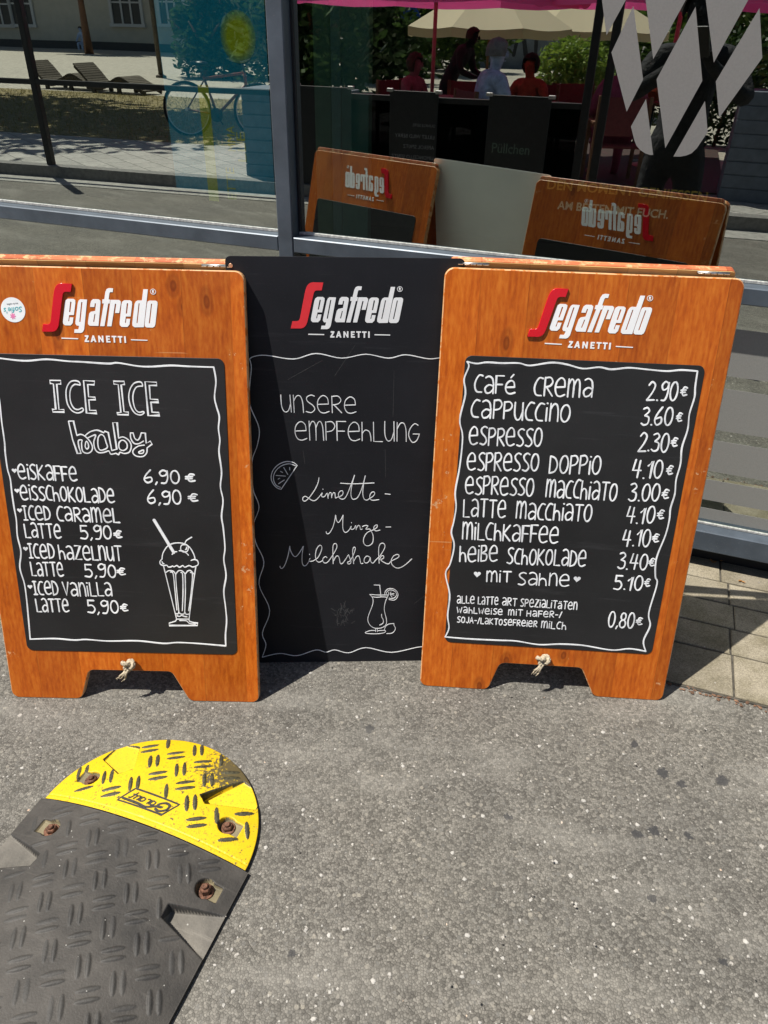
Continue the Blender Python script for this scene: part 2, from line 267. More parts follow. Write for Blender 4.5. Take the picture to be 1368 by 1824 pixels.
# ------------------------------------------------------------------ mesh builder
class MB:
    def __init__(s, T=None): s.v = []; s.f = []; s.m = []; s.T = T; s.sm = []
    def P(s, p):
        p = s.T(*p) if s.T else p
        s.v.append(tuple(p)); return len(s.v)-1
    def F(s, idx, m=0, smooth=False): s.f.append(tuple(idx)); s.m.append(m); s.sm.append(smooth)
    def box(s, x0, x1, y0, y1, z0, z1, m=0, bev=0.0):
        if bev <= 0:
            i = [s.P(p) for p in ((x0, y0, z0), (x1, y0, z0), (x1, y1, z0), (x0, y1, z0), (x0, y0, z1), (x1, y0, z1), (x1, y1, z1), (x0, y1, z1))]
            for q in ((0, 3, 2, 1), (4, 5, 6, 7), (0, 1, 5, 4), (1, 2, 6, 5), (2, 3, 7, 6), (3, 0, 4, 7)): s.F([i[k] for k in q], m)
            return
        # chamfered on the z edges and the top rim
        out = [(x0+bev, y0), (x1-bev, y0), (x1, y0+bev), (x1, y1-bev), (x1-bev, y1), (x0+bev, y1), (x0, y1-bev), (x0, y0+bev)]
        s.prism(out, z0, z1, m, bev*.7, axis='z')
    def prism(s, out, a, b, m=0, bev=0.0, axis='z', me=None, bottom=True):
        # outline (ccw) extruded from a to b; rim chamfered by bev (material me on the chamfers and sides)
        me = m if me is None else me
        def pt(p, t): return s.P((p[0], p[1], t) if axis == 'z' else (p[0], t, p[1]) if axis == 'y' else (t, p[0], p[1]))
        n = len(out); rings = []
        sg = 1 if b > a else -1
        lv = [(0, a), (0, b)] if bev <= 0 else [(bev, a), (0, a+bev*sg), (0, b-bev*sg), (bev, b)]
        for ins, t in lv:
            o = inset(out, ins) if ins else out
            rings.append([pt(p, t) for p in o])
        for k in range(len(rings)-1):
            A, B = rings[k], rings[k+1]
            for i in range(n):
                j = (i+1) % n; s.F((A[i], A[j], B[j], B[i]), me)
        if bottom: s.F(rings[0][::-1], m)
        s.F(rings[-1], m)
    def tube(s, pts, r, n=8, m=0, caps=True, smooth=True):
        pts = [Vector(p) for p in pts]; rr = r if isinstance(r, (list, tuple)) else [r]*len(pts)
        prev = None; rings = []
        for i, p in enumerate(pts):
            t = (pts[min(i+1, len(pts)-1)]-pts[max(i-1, 0)]).normalized()
            if prev is None:
                u = t.orthogonal().normalized()
            else:
                u = (prev - t*prev.dot(t)); u = u.normalized() if u.length > 1e-6 else t.orthogonal().normalized()
            prev = u; v = t.cross(u)
            rings.append([s.P(tuple(p+(u*cos(2*pi*k/n)+v*sin(2*pi*k/n))*rr[i])) for k in range(n)])
        for A, B in zip(rings, rings[1:]):
            for k in range(n): s.F((A[k], A[(k+1) % n], B[(k+1) % n], B[k]), m, smooth)
        if caps: s.F(rings[0][::-1], m); s.F(rings[-1], m)
    def lathe(s, prof, n=20, c=(0, 0, 0), m=0, smooth=True):
        R = [[s.P((c[0]+r*cos(2*pi*k/n), c[1]+r*sin(2*pi*k/n), c[2]+z)) for k in range(n)] for r, z in prof]
        for A, B in zip(R, R[1:]):
            for k in range(n): s.F((A[k], A[(k+1) % n], B[(k+1) % n], B[k]), m, smooth)
        s.F(R[0][::-1], m); s.F(R[-1], m)
    def ball(s, c, rx, ry, rz, m=0, nu=14, nv=9, jit=0):
        R = []
        for j in range(1, nv):
            a = pi*j/nv
            R.append([s.P((c[0]+rx*sin(a)*cos(2*pi*k/nu)*(1+jit*random.uniform(-1, 1)), c[1]+ry*sin(a)*sin(2*pi*k/nu)*(1+jit*random.uniform(-1, 1)), c[2]+rz*cos(a))) for k in range(nu)])
        t = s.P((c[0], c[1], c[2]+rz)); bt = s.P((c[0], c[1], c[2]-rz))
        for A, B in zip(R, R[1:]):
            for k in range(nu): s.F((A[k], B[k], B[(k+1) % nu], A[(k+1) % nu]), m, True)
        for k in range(nu): s.F((t, R[0][k], R[0][(k+1) % nu]), m, True); s.F((bt, R[-1][(k+1) % nu], R[-1][k]), m, True)
    def ribbon(s, pts, wd, base=0.0, h=.0006, m=0, closed=False, round_=True):
        # a flat raised stroke of width wd along 2-D points (u, v) on the surface w = base
        if closed: pts = pts + [pts[0]]
        q = [pts[0]]
        for p in pts[1:]:
            if hypot(p[0]-q[-1][0], p[1]-q[-1][1]) > wd*.12: q.append(p)
        if len(q) < 2: q = [pts[0], (pts[0][0]+wd*.05, pts[0][1])]
        pts = q; n = len(pts); hw = wd/2; h = h*random.uniform(.8, 1.2)
        tn = []
        for i in range(n):
            if closed and i in (0, n-1): a, b = pts[-2], pts[1]
            else: a, b = pts[max(i-1, 0)], pts[min(i+1, n-1)]
            d = hypot(b[0]-a[0], b[1]-a[1]) or 1; tn.append(((b[0]-a[0])/d, (b[1]-a[1])/d))
        rings = []; ph_ = random.random()*6.3
        for i in range(n):
            x, y = pts[i]; tx, ty = tn[i]; k = 1.0
            if 0 < i < n-1:
                a = (pts[i][0]-pts[i-1][0], pts[i][1]-pts[i-1][1]); la = hypot(*a) or 1
                c = (a[0]*tx+a[1]*ty)/la; k = 1/max(.62, c)
            w_ = hw*k*(1+random.uniform(-.06, .06)+.13*sin(i*.33+ph_)); nx, ny = -ty*w_, tx*w_
            rings.append([s.P((x+nx, y+ny, base)), s.P((x+nx*.86, y+ny*.86, base+h)), s.P((x-nx*.86, y-ny*.86, base+h)), s.P((x-nx, y-ny, base))])
        for A, B in zip(rings, rings[1:]):
            for k in range(3): s.F((A[k], B[k], B[k+1], A[k+1]), m)
        if round_ and not closed:
            for i, sg in ((0, -1), (n-1, 1)):
                x, y = pts[i]; tx, ty = tn[i]; tx *= sg; ty *= sg; nx, ny = -ty, tx; r = hw*.93
                c = s.P((x, y, base+h)); arc = [s.P((x+(nx*cos(t)+tx*sin(t))*r, y+(ny*cos(t)+ty*sin(t))*r, base+h*.7)) for t in [pi*k/6 for k in range(7)]]
                for k in range(6): s.F((c, arc[k], arc[k+1]), m)
    def build(s, name, mats, parent=None, smooth=None):
        me = bpy.data.meshes.new(name); me.from_pydata(s.v, [], s.f); me.update()
        for mt in (mats if isinstance(mats, (list, tuple)) else [mats]): me.materials.append(mt)
        me.polygons.foreach_set('material_index', s.m)
        me.polygons.foreach_set('use_smooth', [bool(x) if smooth is None else smooth for x in s.sm])
        o = bpy.data.objects.new(name, me); COL.objects.link(o)
        if parent is not None: o.parent = parent
        return o
def inset(out, d):
    n = len(out); res = []
    for i in range(n):
        a, p, b = out[i-1], out[i], out[(i+1) % n]
        e1 = (p[0]-a[0], p[1]-a[1]); e2 = (b[0]-p[0], b[1]-p[1]); l1 = hypot(*e1) or 1; l2 = hypot(*e2) or 1
        n1 = (-e1[1]/l1, e1[0]/l1); n2 = (-e2[1]/l2, e2[0]/l2); k = 1+n1[0]*n2[0]+n1[1]*n2[1]
        k = max(k, .35); res.append((p[0]+(n1[0]+n2[0])*d/k, p[1]+(n1[1]+n2[1])*d/k))
    return res
def ccw(out):
    a = sum(out[i-1][0]*out[i][1]-out[i][0]*out[i-1][1] for i in range(len(out))); return out if a > 0 else out[::-1]
def rounded(pts, radii, seg=6):
    n = len(pts); res = []
    for i in range(n):
        p = Vector(pts[i]).to_2d(); a = Vector(pts[i-1]).to_2d(); b = Vector(pts[(i+1) % n]).to_2d(); r = radii[i]
        if r <= 0: res.append(tuple(p)); continue
        u = (a-p).normalized(); v = (b-p).normalized(); ang = u.angle(v); t = r/math.tan(ang/2); bis = (u+v).normalized(); c = p+bis*(r/sin(ang/2))
        s0 = p+u*t-c; s1 = p+v*t-c; a0 = atan2(s0.y, s0.x); a1 = atan2(s1.y, s1.x); dd = (a1-a0+pi) % (2*pi)-pi
        for k in range(seg+1): th = a0+dd*k/seg; res.append((c.x+r*cos(th), c.y+r*sin(th)))
    return res
def smoothline(pts, closed=False, step=5):
    n = len(pts)
    if n < 3: return list(pts)
    res = []; rng = range(n if closed else n-1)
    g = (lambda i: pts[i % n]) if closed else (lambda i: pts[min(max(i, 0), n-1)])
    for i in rng:
        p0, p1, p2, p3 = g(i-1), g(i), g(i+1), g(i+2)
        for k in range(step):
            t = k/step
            res.append(tuple(.5*((2*p1[c])+(-p0[c]+p2[c])*t+(2*p0[c]-5*p1[c]+4*p2[c]-p3[c])*t*t+(-p0[c]+3*p1[c]-3*p2[c]+p3[c])*t**3) for c in (0, 1)))
    if not closed: res.append(tuple(pts[-1]))
    return res
def tag(o, label=None, cat=None, group=None, kind=None):
    if label: o['label'] = label
    if cat: o['category'] = cat
    if group: o['group'] = group
    if kind: o['kind'] = kind
    return o
def thing(name, label, cat, loc=(0, 0, 0), rz=0.0, group=None):
    o = bpy.data.objects.new(name, None); COL.objects.link(o); o.location = loc; o.rotation_euler = (0, 0, rz); o.empty_display_size = .1
    return tag(o, label, cat, group)
def copy_tree(o, parent=None):
    c = o.copy(); COL.objects.link(c)
    if parent is not None: c.parent = parent
    for ch in list(o.children): copy_tree(ch, c)
    return c
def structure(o): o['kind'] = 'structure'; return o
def facing(o): o.location = (0, 0, 0); return o

def poly_mesh(name, polys, mat, T, depth=.0006, bev=0.0, parent=None, base=0.0):
    # polygons (with holes by even-odd) filled as a 2-D curve, then lifted on to a surface by T(u, v, w)
    cu = bpy.data.curves.new(name, 'CURVE'); cu.dimensions = '2D'; cu.fill_mode = 'BOTH'; cu.extrude = depth/2; cu.bevel_depth = bev; cu.bevel_resolution = 1
    if bev: cu.offset = -bev
    for p in polys:
        sp = cu.splines.new('POLY'); sp.points.add(len(p)-1); sp.use_cyclic_u = True
        for q, v in zip(sp.points, p): q.co = (v[0], v[1], 0, 1)
    return lift(cu, name, mat, T, base+depth/2+bev, parent)
def lift(cu, name, mat, T, base, parent):
    tmp = bpy.data.objects.new(name+'_tmp', cu); COL.objects.link(tmp)
    dg = bpy.context.evaluated_depsgraph_get(); me = bpy.data.meshes.new_from_object(tmp.evaluated_get(dg)); bpy.data.objects.remove(tmp)
    me.name = name
    for v in me.vertices: v.co = T(v.co.x, v.co.y, v.co.z+base)
    me.materials.clear(); me.materials.append(mat)
    for p in me.polygons: p.material_index = 0
    o = bpy.data.objects.new(name, me); COL.objects.link(o)
    if parent is not None: o.parent = parent
    return o
def text_mesh(name, txt, size, mat, T, align='LEFT', depth=.0005, parent=None, base=.0002, shear=0.0, bold=0.0, space=1.0, width=None):
    cu = bpy.data.curves.new(name, 'FONT'); cu.body = txt; cu.size = size; cu.align_x = align; cu.extrude = depth/2; cu.shear = shear; cu.offset = bold
    cu.space_character = space; cu.resolution_u = 3
    if width is not None:
        tmp = bpy.data.objects.new('tmp', cu); COL.objects.link(tmp); bpy.context.view_layer.update(); dx = tmp.dimensions.x or 1
        bpy.data.objects.remove(tmp); k = width/dx; T0 = T; T = lambda u, v, w: T0(u*k, v, w)
    return lift(cu, name, mat, T, base+depth/2, parent)

# ------------------------------------------------------------------ handwriting: one stroke list per letter ('|' = straight)
def ell(cx, cy, rx, ry, n=14): return [(cx+rx*cos(pi/2+2*pi*k/n), cy+ry*sin(pi/2+2*pi*k/n)) for k in range(n+1)]
GL = {
 'a': (.5, [[(.04, .92), (.22, 1), (.42, .86), (.5, .5)], '|', [(.5, .55), (.5, 0)], [(.5, .42), (.25, .5), (.04, .3), (.12, .03), (.33, .05), (.5, .25)]]),
 'e': (.56, ['|', [(.03, .49), (.52, .52)], [(.52, .52), (.47, .86), (.27, 1), (.06, .78), (.01, .4), (.12, .08), (.32, 0), (.55, .1)]]),
 'i': (.06, ['|', [(.03, .74), (.05, 0)], '.', [(.03, 1.0)]]),
 's': (.42, [[(.42, .94), (.25, 1), (.06, .86), (.1, .64), (.35, .4), (.42, .18), (.25, 0), (.02, .06)]]),
 'k': (.48, ['|', [(0, 1), (.02, 0)], '|', [(.42, .98), (.03, .47), (.48, 0)]]),
 'f': (.4, ['|', [(.42, 1), (0, 1), (.02, 0)], '|', [(.01, .5), (.36, .5)]]),
 'c': (.4, [[(.42, .97), (.22, 1), (.05, .72), (.0, .38), (.12, .06), (.4, .02)]]),
 'h': (.43, ['|', [(0, 1), (.02, 0)], [(.02, .4), (.16, .58), (.34, .5), (.41, .25), (.43, 0)]]),
 'o': (.48, [ell(.24, .5, .24, .5)]),
 'l': (.42, ['|', [(0, 1), (.03, 0), (.44, 0)]]),
 'd': (.46, ['|', [(0, 1), (.02, 0)], [(0, 1), (.3, .87), (.46, .5), (.34, .12), (.02, 0)]]),
 'I': (.28, ['|', [(0, 1), (.28, 1)], '|', [(.13, 1), (.15, 0)], '|', [(0, 0), (.3, 0)]]),
 'r': (.45, ['|', [(0, 1), (.02, 0)], [(0, .97), (.28, 1), (.42, .78), (.3, .55), (.02, .47)], '|', [(.1, .48), (.46, 0)]]),
 'm': (.66, ['|', [(0, 1), (.02, 0)], [(.01, .7), (.1, .93), (.2, .98), (.29, .8), (.31, .4), (.31, 0)], [(.31, .66), (.42, .94), (.53, .97), (.62, .7), (.66, 0)]]),
 'n': (.45, ['|', [(0, 1), (.02, 0)], [(.01, .66), (.15, .95), (.32, .94), (.42, .6), (.45, 0)]]),
 't': (.5, ['|', [(0, 1), (.5, 1)], '|', [(.25, 1), (.27, 0)]]),
 'z': (.46, ['|', [(.03, 1), (.45, 1), (0, 0), (.47, 0)]]),
 'v': (.42, ['|', [(0, 1), (.22, 0), (.42, 1)]]),
 'u': (.45, [[(0, 1), (.02, .34), (.15, .02), (.32, .08), (.43, .45)], '|', [(.42, 1), (.46, 0)]]),
 'p': (.42, ['|', [(0, 1), (.02, 0)], [(0, .97), (.28, 1), (.42, .78), (.3, .53), (.0, .45)]]),
 'w': (.62, ['|', [(0, 1), (.16, 0), (.31, .7), (.46, 0), (.62, 1)]]),
 'j': (.36, [[(.34, 1), (.35, .3), (.2, .0), (0, .14)]]),
 'H': (.46, ['|', [(0, 1), (.02, 0)], '|', [(.44, 1), (.46, 0)], '|', [(.01, .5), (.45, .5)]]),
 'A': (.5, ['|', [(0, 0), (.24, 1), (.5, 0)], '|', [(.1, .35), (.42, .35)]]),
 'g': (.5, [[(.42, .92), (.25, 1), (.06, .74), (0, .36), (.18, 0), (.38, .1), (.5, .45)], '|', [(.5, .45), (.2, .45)]]),
 'ß': (.42, ['|', [(0, 1), (.02, 0)], [(0, .98), (.28, .98), (.33, .7), (.05, .52)], [(.05, .52), (.38, .42), (.36, .08), (.02, 0)]]),
 '0': (.44, [ell(.22, .5, .22, .5)]),
 '1': (.26, ['|', [(.0, .70), (.24, 1), (.2, 0)]]),
 '2': (.46, [[(.02, .82), (.2, 1), (.41, .82), (.3, .45), (.0, 0)], '|', [(0, 0), (.46, .02)]]),
 '3': (.42, [[(.03, .93), (.25, 1), (.38, .8), (.15, .55)], [(.15, .55), (.4, .44), (.39, .1), (.17, 0), (0, .1)]]),
 '4': (.46, ['|', [(.1, 1), (.0, .4), (.46, .4)], '|', [(.36, .95), (.3, 0)]]),
 '5': (.44, ['|', [(.42, 1), (.06, 1), (.05, .58)], [(.05, .58), (.3, .6), (.44, .32), (.3, .02), (0, .06)]]),
 '6': (.42, [[(.36, 1), (.1, .6), (.0, .25), (.15, 0), (.39, .14), (.35, .42), (.05, .34)]]),
 '8': (.42, [ell(.21, .76, .17, .24), ell(.21, .26, .21, .26)]),
 '9': (.43, [[(.4, .9), (.2, 1), (.02, .8), (.12, .56), (.35, .66), (.42, .95)], [(.42, .95), (.42, .4), (.3, .02), (.08, 0)]]),
 '€': (.42, [[(.42, .56), (.22, .62), (.1, .3), (.2, .02), (.44, .07)], '|', [(0, .40), (.34, .42)], '|', [(0, .24), (.31, .25)]]),
 ',': (.1, ['|', [(.1, .06), (.02, -.12)]]), '.': (.06, ['.', [(.03, .02)]]), '-': (.28, ['|', [(0, .45), (.27, .46)]]), '/': (.24, ['|', [(0, -.02), (.24, 1)]]),
 'é': (.56, ['|', [(.03, .38), (.5, .40)], [(.5, .40), (.45, .68), (.27, .78), (.06, .6), (.01, .3), (.12, .06), (.32, 0), (.55, .08)], '|', [(.26, .96), (.40, 1.14)]]),
 'ä': (.5, [[(.04, .74), (.22, .8), (.42, .68), (.5, .4)], '|', [(.5, .45), (.5, 0)], [(.5, .36), (.25, .42), (.04, .25), (.12, .03), (.33, .05), (.5, .2)], '.', [(.15, 1)], '.', [(.35, 1)]]),
}
def write(mb, txt, p0, p1, hgt, wd, uv, gap=.15, base=0.0):
    # txt from picture point p0 (foot of its first letter) to p1 (foot of its last), hgt = cap height in picture px
    a = uv(*p0); b = uv(*p1); up = uv(p0[0]+(p1[0]-p0[0])/2, (p0[1]+p1[1])/2-hgt)
    mid = ((a[0]+b[0])/2, (a[1]+b[1])/2); H = hypot(up[0]-mid[0], up[1]-mid[1])
    tot = sum(GL[c][0] for c in txt)+gap*(len(txt)-1); L = hypot(b[0]-a[0], b[1]-a[1]); ex = ((b[0]-a[0])/L, (b[1]-a[1])/L); ey = (-ex[1], ex[0])
    # lettering keeps upright along the board
    ey = (ey[0]*.4, ey[1]); k = L/tot; x = 0.0
    for c in txt:
        gw, st = GL[c]; mode = '~'; jx = random.uniform(-.015, .015); jy = random.uniform(-.03, .03); js = random.uniform(.96, 1.04)
        def tp(q):
            X = (x+q[0]+jx)*k; Y = (q[1]*js+jy)*H; return (a[0]+ex[0]*X+ey[0]*Y, a[1]+ex[1]*X+ey[1]*Y)
        for s_ in st:
            if isinstance(s_, str): mode = s_; continue
            q = [tp(z) for z in s_]
            if mode == '~': q = smoothline(q)
            if mode == '.': mb.ribbon([q[0], (q[0][0]+wd*.2, q[0][1]-wd*.1)], wd*1.15, base)
            else: mb.ribbon(q, wd, base)
            mode = '~'
        x += gw+gap
def trace(mb, strokes, wd, uv, tf=None, base=0.0):
    # strokes: lists of picture points; a leading '|' keeps corners, 'o' closes, '|o' both; tf=(ox,oy,s) scales crop coordinates
    for st in strokes:
        md = ''
        if isinstance(st[0], str): md, st = st[0], st[1:]
        q = [uv(tf[0]+x*tf[2], tf[1]+y*tf[2]) if tf else uv(x, y) for x, y in st]
        if '|' not in md: q = smoothline(q, 'o' in md)
        mb.ribbon(q, wd, base, closed='o' in md)
def heart(c, s): 
    return [(c[0]+s*.5*(16*sin(t)**3)/16, c[1]+s*.5*(13*cos(t)-5*cos(2*t)-2*cos(3*t)-cos(4*t))/16) for t in [2*pi*k/18 for k in range(18)]]

# ------------------------------------------------------------------ the two wooden A-boards: local frame, x along, y towards the shop, apex line over the origin
BW, BH = .6497, 1.0823
TH, SLOT = .0215, .0055
BOARDS = {'left': (-.6412, 1.3603, .00325, .25933), 'right': (.43331, 1.4184, -.05334, .21298)}
class Face:
    """front face of a leaning board: (u, v) on it <-> the place; w lifts off the face towards the viewer"""
    def __init__(s, x, y, yaw, tilt):
        s.u = Vector((cos(yaw), sin(yaw), 0)); n = Vector((-sin(yaw), cos(yaw), 0)); s.v = Vector((0, 0, 1))*cos(tilt)+n*sin(tilt); s.w = s.u.cross(s.v); s.o = Vector((x, y, 0))
    def uv(s, px, py):
        q = hit(px, py, s.o, s.w)-s.o; return (q.dot(s.u), q.dot(s.v))
FR = Face(*BOARDS['right']); FL = Face(*BOARDS['left'])
def local_front(tilt):
    yt = -(SLOT+TH/cos(tilt)); y0 = yt-BH*sin(tilt)
    return (lambda u, v, w: Vector((u, y0+v*sin(tilt)-w*cos(tilt), v*cos(tilt)+w*sin(tilt)))), y0
def panel_outline():
    u = FR.uv; c = lambda x, y: u(x, y)
    hw = BW/2; y1 = u(890, 1181)[1]; xa = u(869, 1226)[0]; xb = u(891, 1182)[0]; xc = u(1036, 1190)[0]; xd = u(1057, 1240)[0]
    pts = [(-hw, 0), (xa, 0), (xb, y1), (xc, y1), (xd, 0), (hw, 0), (hw, BH), (-hw, BH)]
    return rounded(pts, [.02, .022, .018, .018, .022, .02, .022, .022])
PO = panel_outline()
cb = [FR.uv(*p) for p in ((792, 1141), (1160, 1167), (1257, 651), (829, 633))]
cx0 = (cb[0][0]+cb[3][0])/2; cx1 = (cb[1][0]+cb[2][0])/2; cy0 = (cb[0][1]+cb[1][1])/2; cy1 = (cb[2][1]+cb[3][1])/2
CB = rounded([(cx0, cy0), (cx1, cy0), (cx1, cy1), (cx0, cy1)], [.016]*4)
ROPE = FR.uv(966, 1172)
# logo traced on the black sheet, kept as centimetre-true polygons
FM = Face(-.08982, 1.5206, .05013, .14381)
LS = .1754
def dedupe(p):
    q = [p[0]]
    for x in p[1:]:
        if hypot(x[0]-q[-1][0], x[1]-q[-1][1]) > .0004: q.append(x)
    if hypot(q[0][0]-q[-1][0], q[0][1]-q[-1][1]) < .0004: q.pop()
    return q
def lg(pts, dx=0, dy=0): return [FM.uv(500+(x+dx)*LS, 490+(y+dy)*LS) for x, y in pts]
S_POLY = [lg([(433, 75), (325, 73), (305, 77), (288, 87), (273, 102), (262, 122), (252, 150), (243, 190), (220, 310), (197, 430), (190, 452), (180, 463), (165, 468), (118, 468), (102, 541), (205, 541), (228, 535), (246, 522), (260, 502), (270, 478), (290, 390), (315, 275), (334, 190), (341, 170), (350, 160), (364, 155), (416, 155)])]
E_ = [[(342, 262), (352, 236), (374, 222), (428, 222), (446, 234), (445, 262), (420, 378), (374, 378), (360, 436), (364, 440), (370, 436), (377, 400), (414, 400), (402, 455), (380, 478), (325, 478), (308, 462), (308, 440)], [(396, 250), (405, 250), (408, 256), (388, 350), (376, 350), (394, 256)]]
LETTERS = [lg(p) for p in E_]+[lg(p, 550, 6) for p in E_]+[lg(p) for p in (
 [(468, 262), (478, 238), (495, 225), (562, 227), (508, 515), (492, 540), (474, 548), (408, 548), (415, 514), (452, 514), (462, 480), (440, 478), (428, 462), (430, 440)], [(503, 252), (515, 252), (479, 442), (467, 442)],
 [(590, 268), (600, 238), (620, 222), (672, 222), (690, 234), (690, 258), (650, 478), (565, 478), (550, 462), (552, 440), (570, 362), (586, 344), (632, 334), (645, 266), (640, 260), (634, 262), (626, 298), (585, 298)], [(622, 364), (631, 364), (613, 440), (602, 440)],
 [(825, 115), (785, 113), (762, 122), (747, 150), (730, 222), (712, 222), (705, 262), (721, 262), (665, 480), (708, 480), (764, 262), (778, 262), (785, 224), (772, 222), (785, 162), (793, 152), (818, 152)],
 [(790, 226), (872, 226), (888, 240), (886, 262), (862, 352), (822, 352), (842, 266), (830, 262), (776, 480), (734, 480)],
 [(1118, 120), (1162, 120), (1088, 484), (1000, 486), (980, 472), (980, 446), (1020, 262), (1034, 238), (1052, 228), (1094, 228)], [(1060, 256), (1070, 256), (1031, 446), (1021, 446)],
 [(1140, 260), (1150, 236), (1168, 228), (1228, 228), (1243, 240), (1242, 262), (1203, 452), (1194, 474), (1176, 486), (1115, 486), (1099, 474), (1100, 448)], [(1180, 258), (1190, 258), (1151, 446), (1140, 446)],
 [(280, 596), (442, 599), (442, 609), (280, 606)], [(952, 601), (1112, 604), (1112, 613), (952, 610)],
 # the small second line, letter by letter
 [(508, 570), (545, 570), (545, 582), (524, 619), (546, 619), (546, 634), (503, 634), (503, 622), (525, 585), (508, 585)],
 [(583, 570), (597, 570), (617, 634), (601, 634), (597, 620), (581, 620), (577, 634), (560, 634)], [(589, 592), (593, 607), (585, 607)],
 [(637, 571), (650, 571), (673, 608), (673, 571), (688, 571), (688, 635), (676, 635), (652, 597), (652, 635), (637, 635)],
 [(713, 571), (752, 571), (752, 585), (728, 585), (728, 596), (748, 596), (748, 609), (728, 609), (728, 621), (754, 621), (754, 635), (713, 635)],
 [(768, 571), (815, 571), (815, 585), (799, 585), (799, 635), (784, 635), (784, 585), (768, 585)],
 [(826, 572), (872, 572), (872, 586), (857, 586), (857, 636), (842, 636), (842, 586), (826, 586)],
 [(888, 573), (904, 573), (904, 636), (888, 636)])]
def ringp(cx, cy, r, n=18): return [(cx+r*cos(2*pi*k/n), cy+r*sin(2*pi*k/n)) for k in range(n)]
LETTERS += [lg(ringp(1210, 142, 28)), lg(ringp(1210, 142, 23)), lg([(1201, 126), (1213, 126), (1220, 134), (1215, 143), (1221, 158), (1214, 158), (1208, 145), (1207, 145), (1207, 158), (1201, 158)])]
LREF = (FM.uv(518, 584.7), FM.uv(708.7, 575))
def logo_on(face, pa, pb, parent, T, s_depth, redm, base):
    A = face.uv(*pa); B = face.uv(*pb); (a, b) = LREF
    k = hypot(B[0]-A[0], B[1]-A[1])/hypot(b[0]-a[0], b[1]-a[1])
    mv = lambda polys: [[(A[0]+(x-a[0])*k, A[1]+(y-a[1])*k) for x, y in p] for p in polys]
    o1 = poly_mesh('logo_initial', mv(S_POLY), redm, T, s_depth, .0006 if s_depth > .002 else 0, parent, base)
    o2 = poly_mesh('logo_lettering', mv(LETTERS), M['white'], T, .0006, 0, parent, base)
    return o1, o2

WAVE_R = [[(832, 644), (849, 647.5), (867, 645.3), (893, 646.7), (924, 646.7), (944, 651), (982, 645.8), (1009, 649), (1038, 656.4), (1067, 654), (1089, 657.8), (1120, 655), (1151, 657.8), (1187, 661), (1213, 659), (1242, 661)],
 [(1242, 661), (1238, 689), (1236.6, 708), (1227.7, 737), (1224.5, 765), (1214.3, 797), (1211.8, 826), (1204, 854), (1201.6, 880), (1194, 905), (1192, 925), (1185, 953), (1169, 994), (1167, 1026), (1170, 1040), (1155.4, 1091), (1157.7, 1114), (1146, 1141), (1150, 1159.7)],
 [(1150, 1159.7), (1121, 1155), (1089, 1157.4), (1038, 1149), (997, 1146.8), (960, 1147.7), (919, 1141.3), (887, 1140), (836.4, 1137.6), (793, 1134)],
 [(793, 1134), (799.7, 1118), (797.4, 1095.4), (801, 1058.7), (793.7, 1022), (802, 1003.6), (809, 971.5), (804, 948.5), (808, 930), (812.5, 902.6), (811, 875), (819, 830), (824, 778), (819, 747), (829, 702), (826.7, 675.5), (835, 653), (832, 644)]]
WAVE_L = [[(-10, 637), (0, 638), (31.6, 641.8), (52.6, 642.5), (84, 640), (123, 643.5), (147, 644.6), (193, 647.7), (210.5, 646.3), (245.6, 652), (270, 653), (305, 651), (337, 652.6), (381, 654)],
 [(381, 654), (385, 678.6), (382.5, 706.7), (386, 724), (391, 742), (389.5, 763), (392, 784), (390.5, 805), (395, 840), (393, 866.7), (397.6, 891), (395, 919), (398, 940), (401, 975.5), (399, 996.5), (403, 1024.6), (399, 1052.6), (402, 1080.7), (404, 1105), (402, 1130), (402.5, 1150)],
 [(402.5, 1150), (351, 1145.6), (316, 1144), (291, 1145.6), (245.6, 1141), (193, 1141.4), (154.4, 1138.6), (133, 1139.7), (98, 1137), (54.4, 1138)],
 [(54.4, 1138), (51, 1098), (48, 1066.7), (44, 1038.6), (36, 1010.5), (38, 982.5), (31.6, 954), (29.8, 926), (26, 905), (21.8, 877), (19, 852.6), (14, 835), (10, 806), (8.8, 787), (3.5, 749), (0, 714), (-6, 690), (-4, 665), (-10, 637)]]
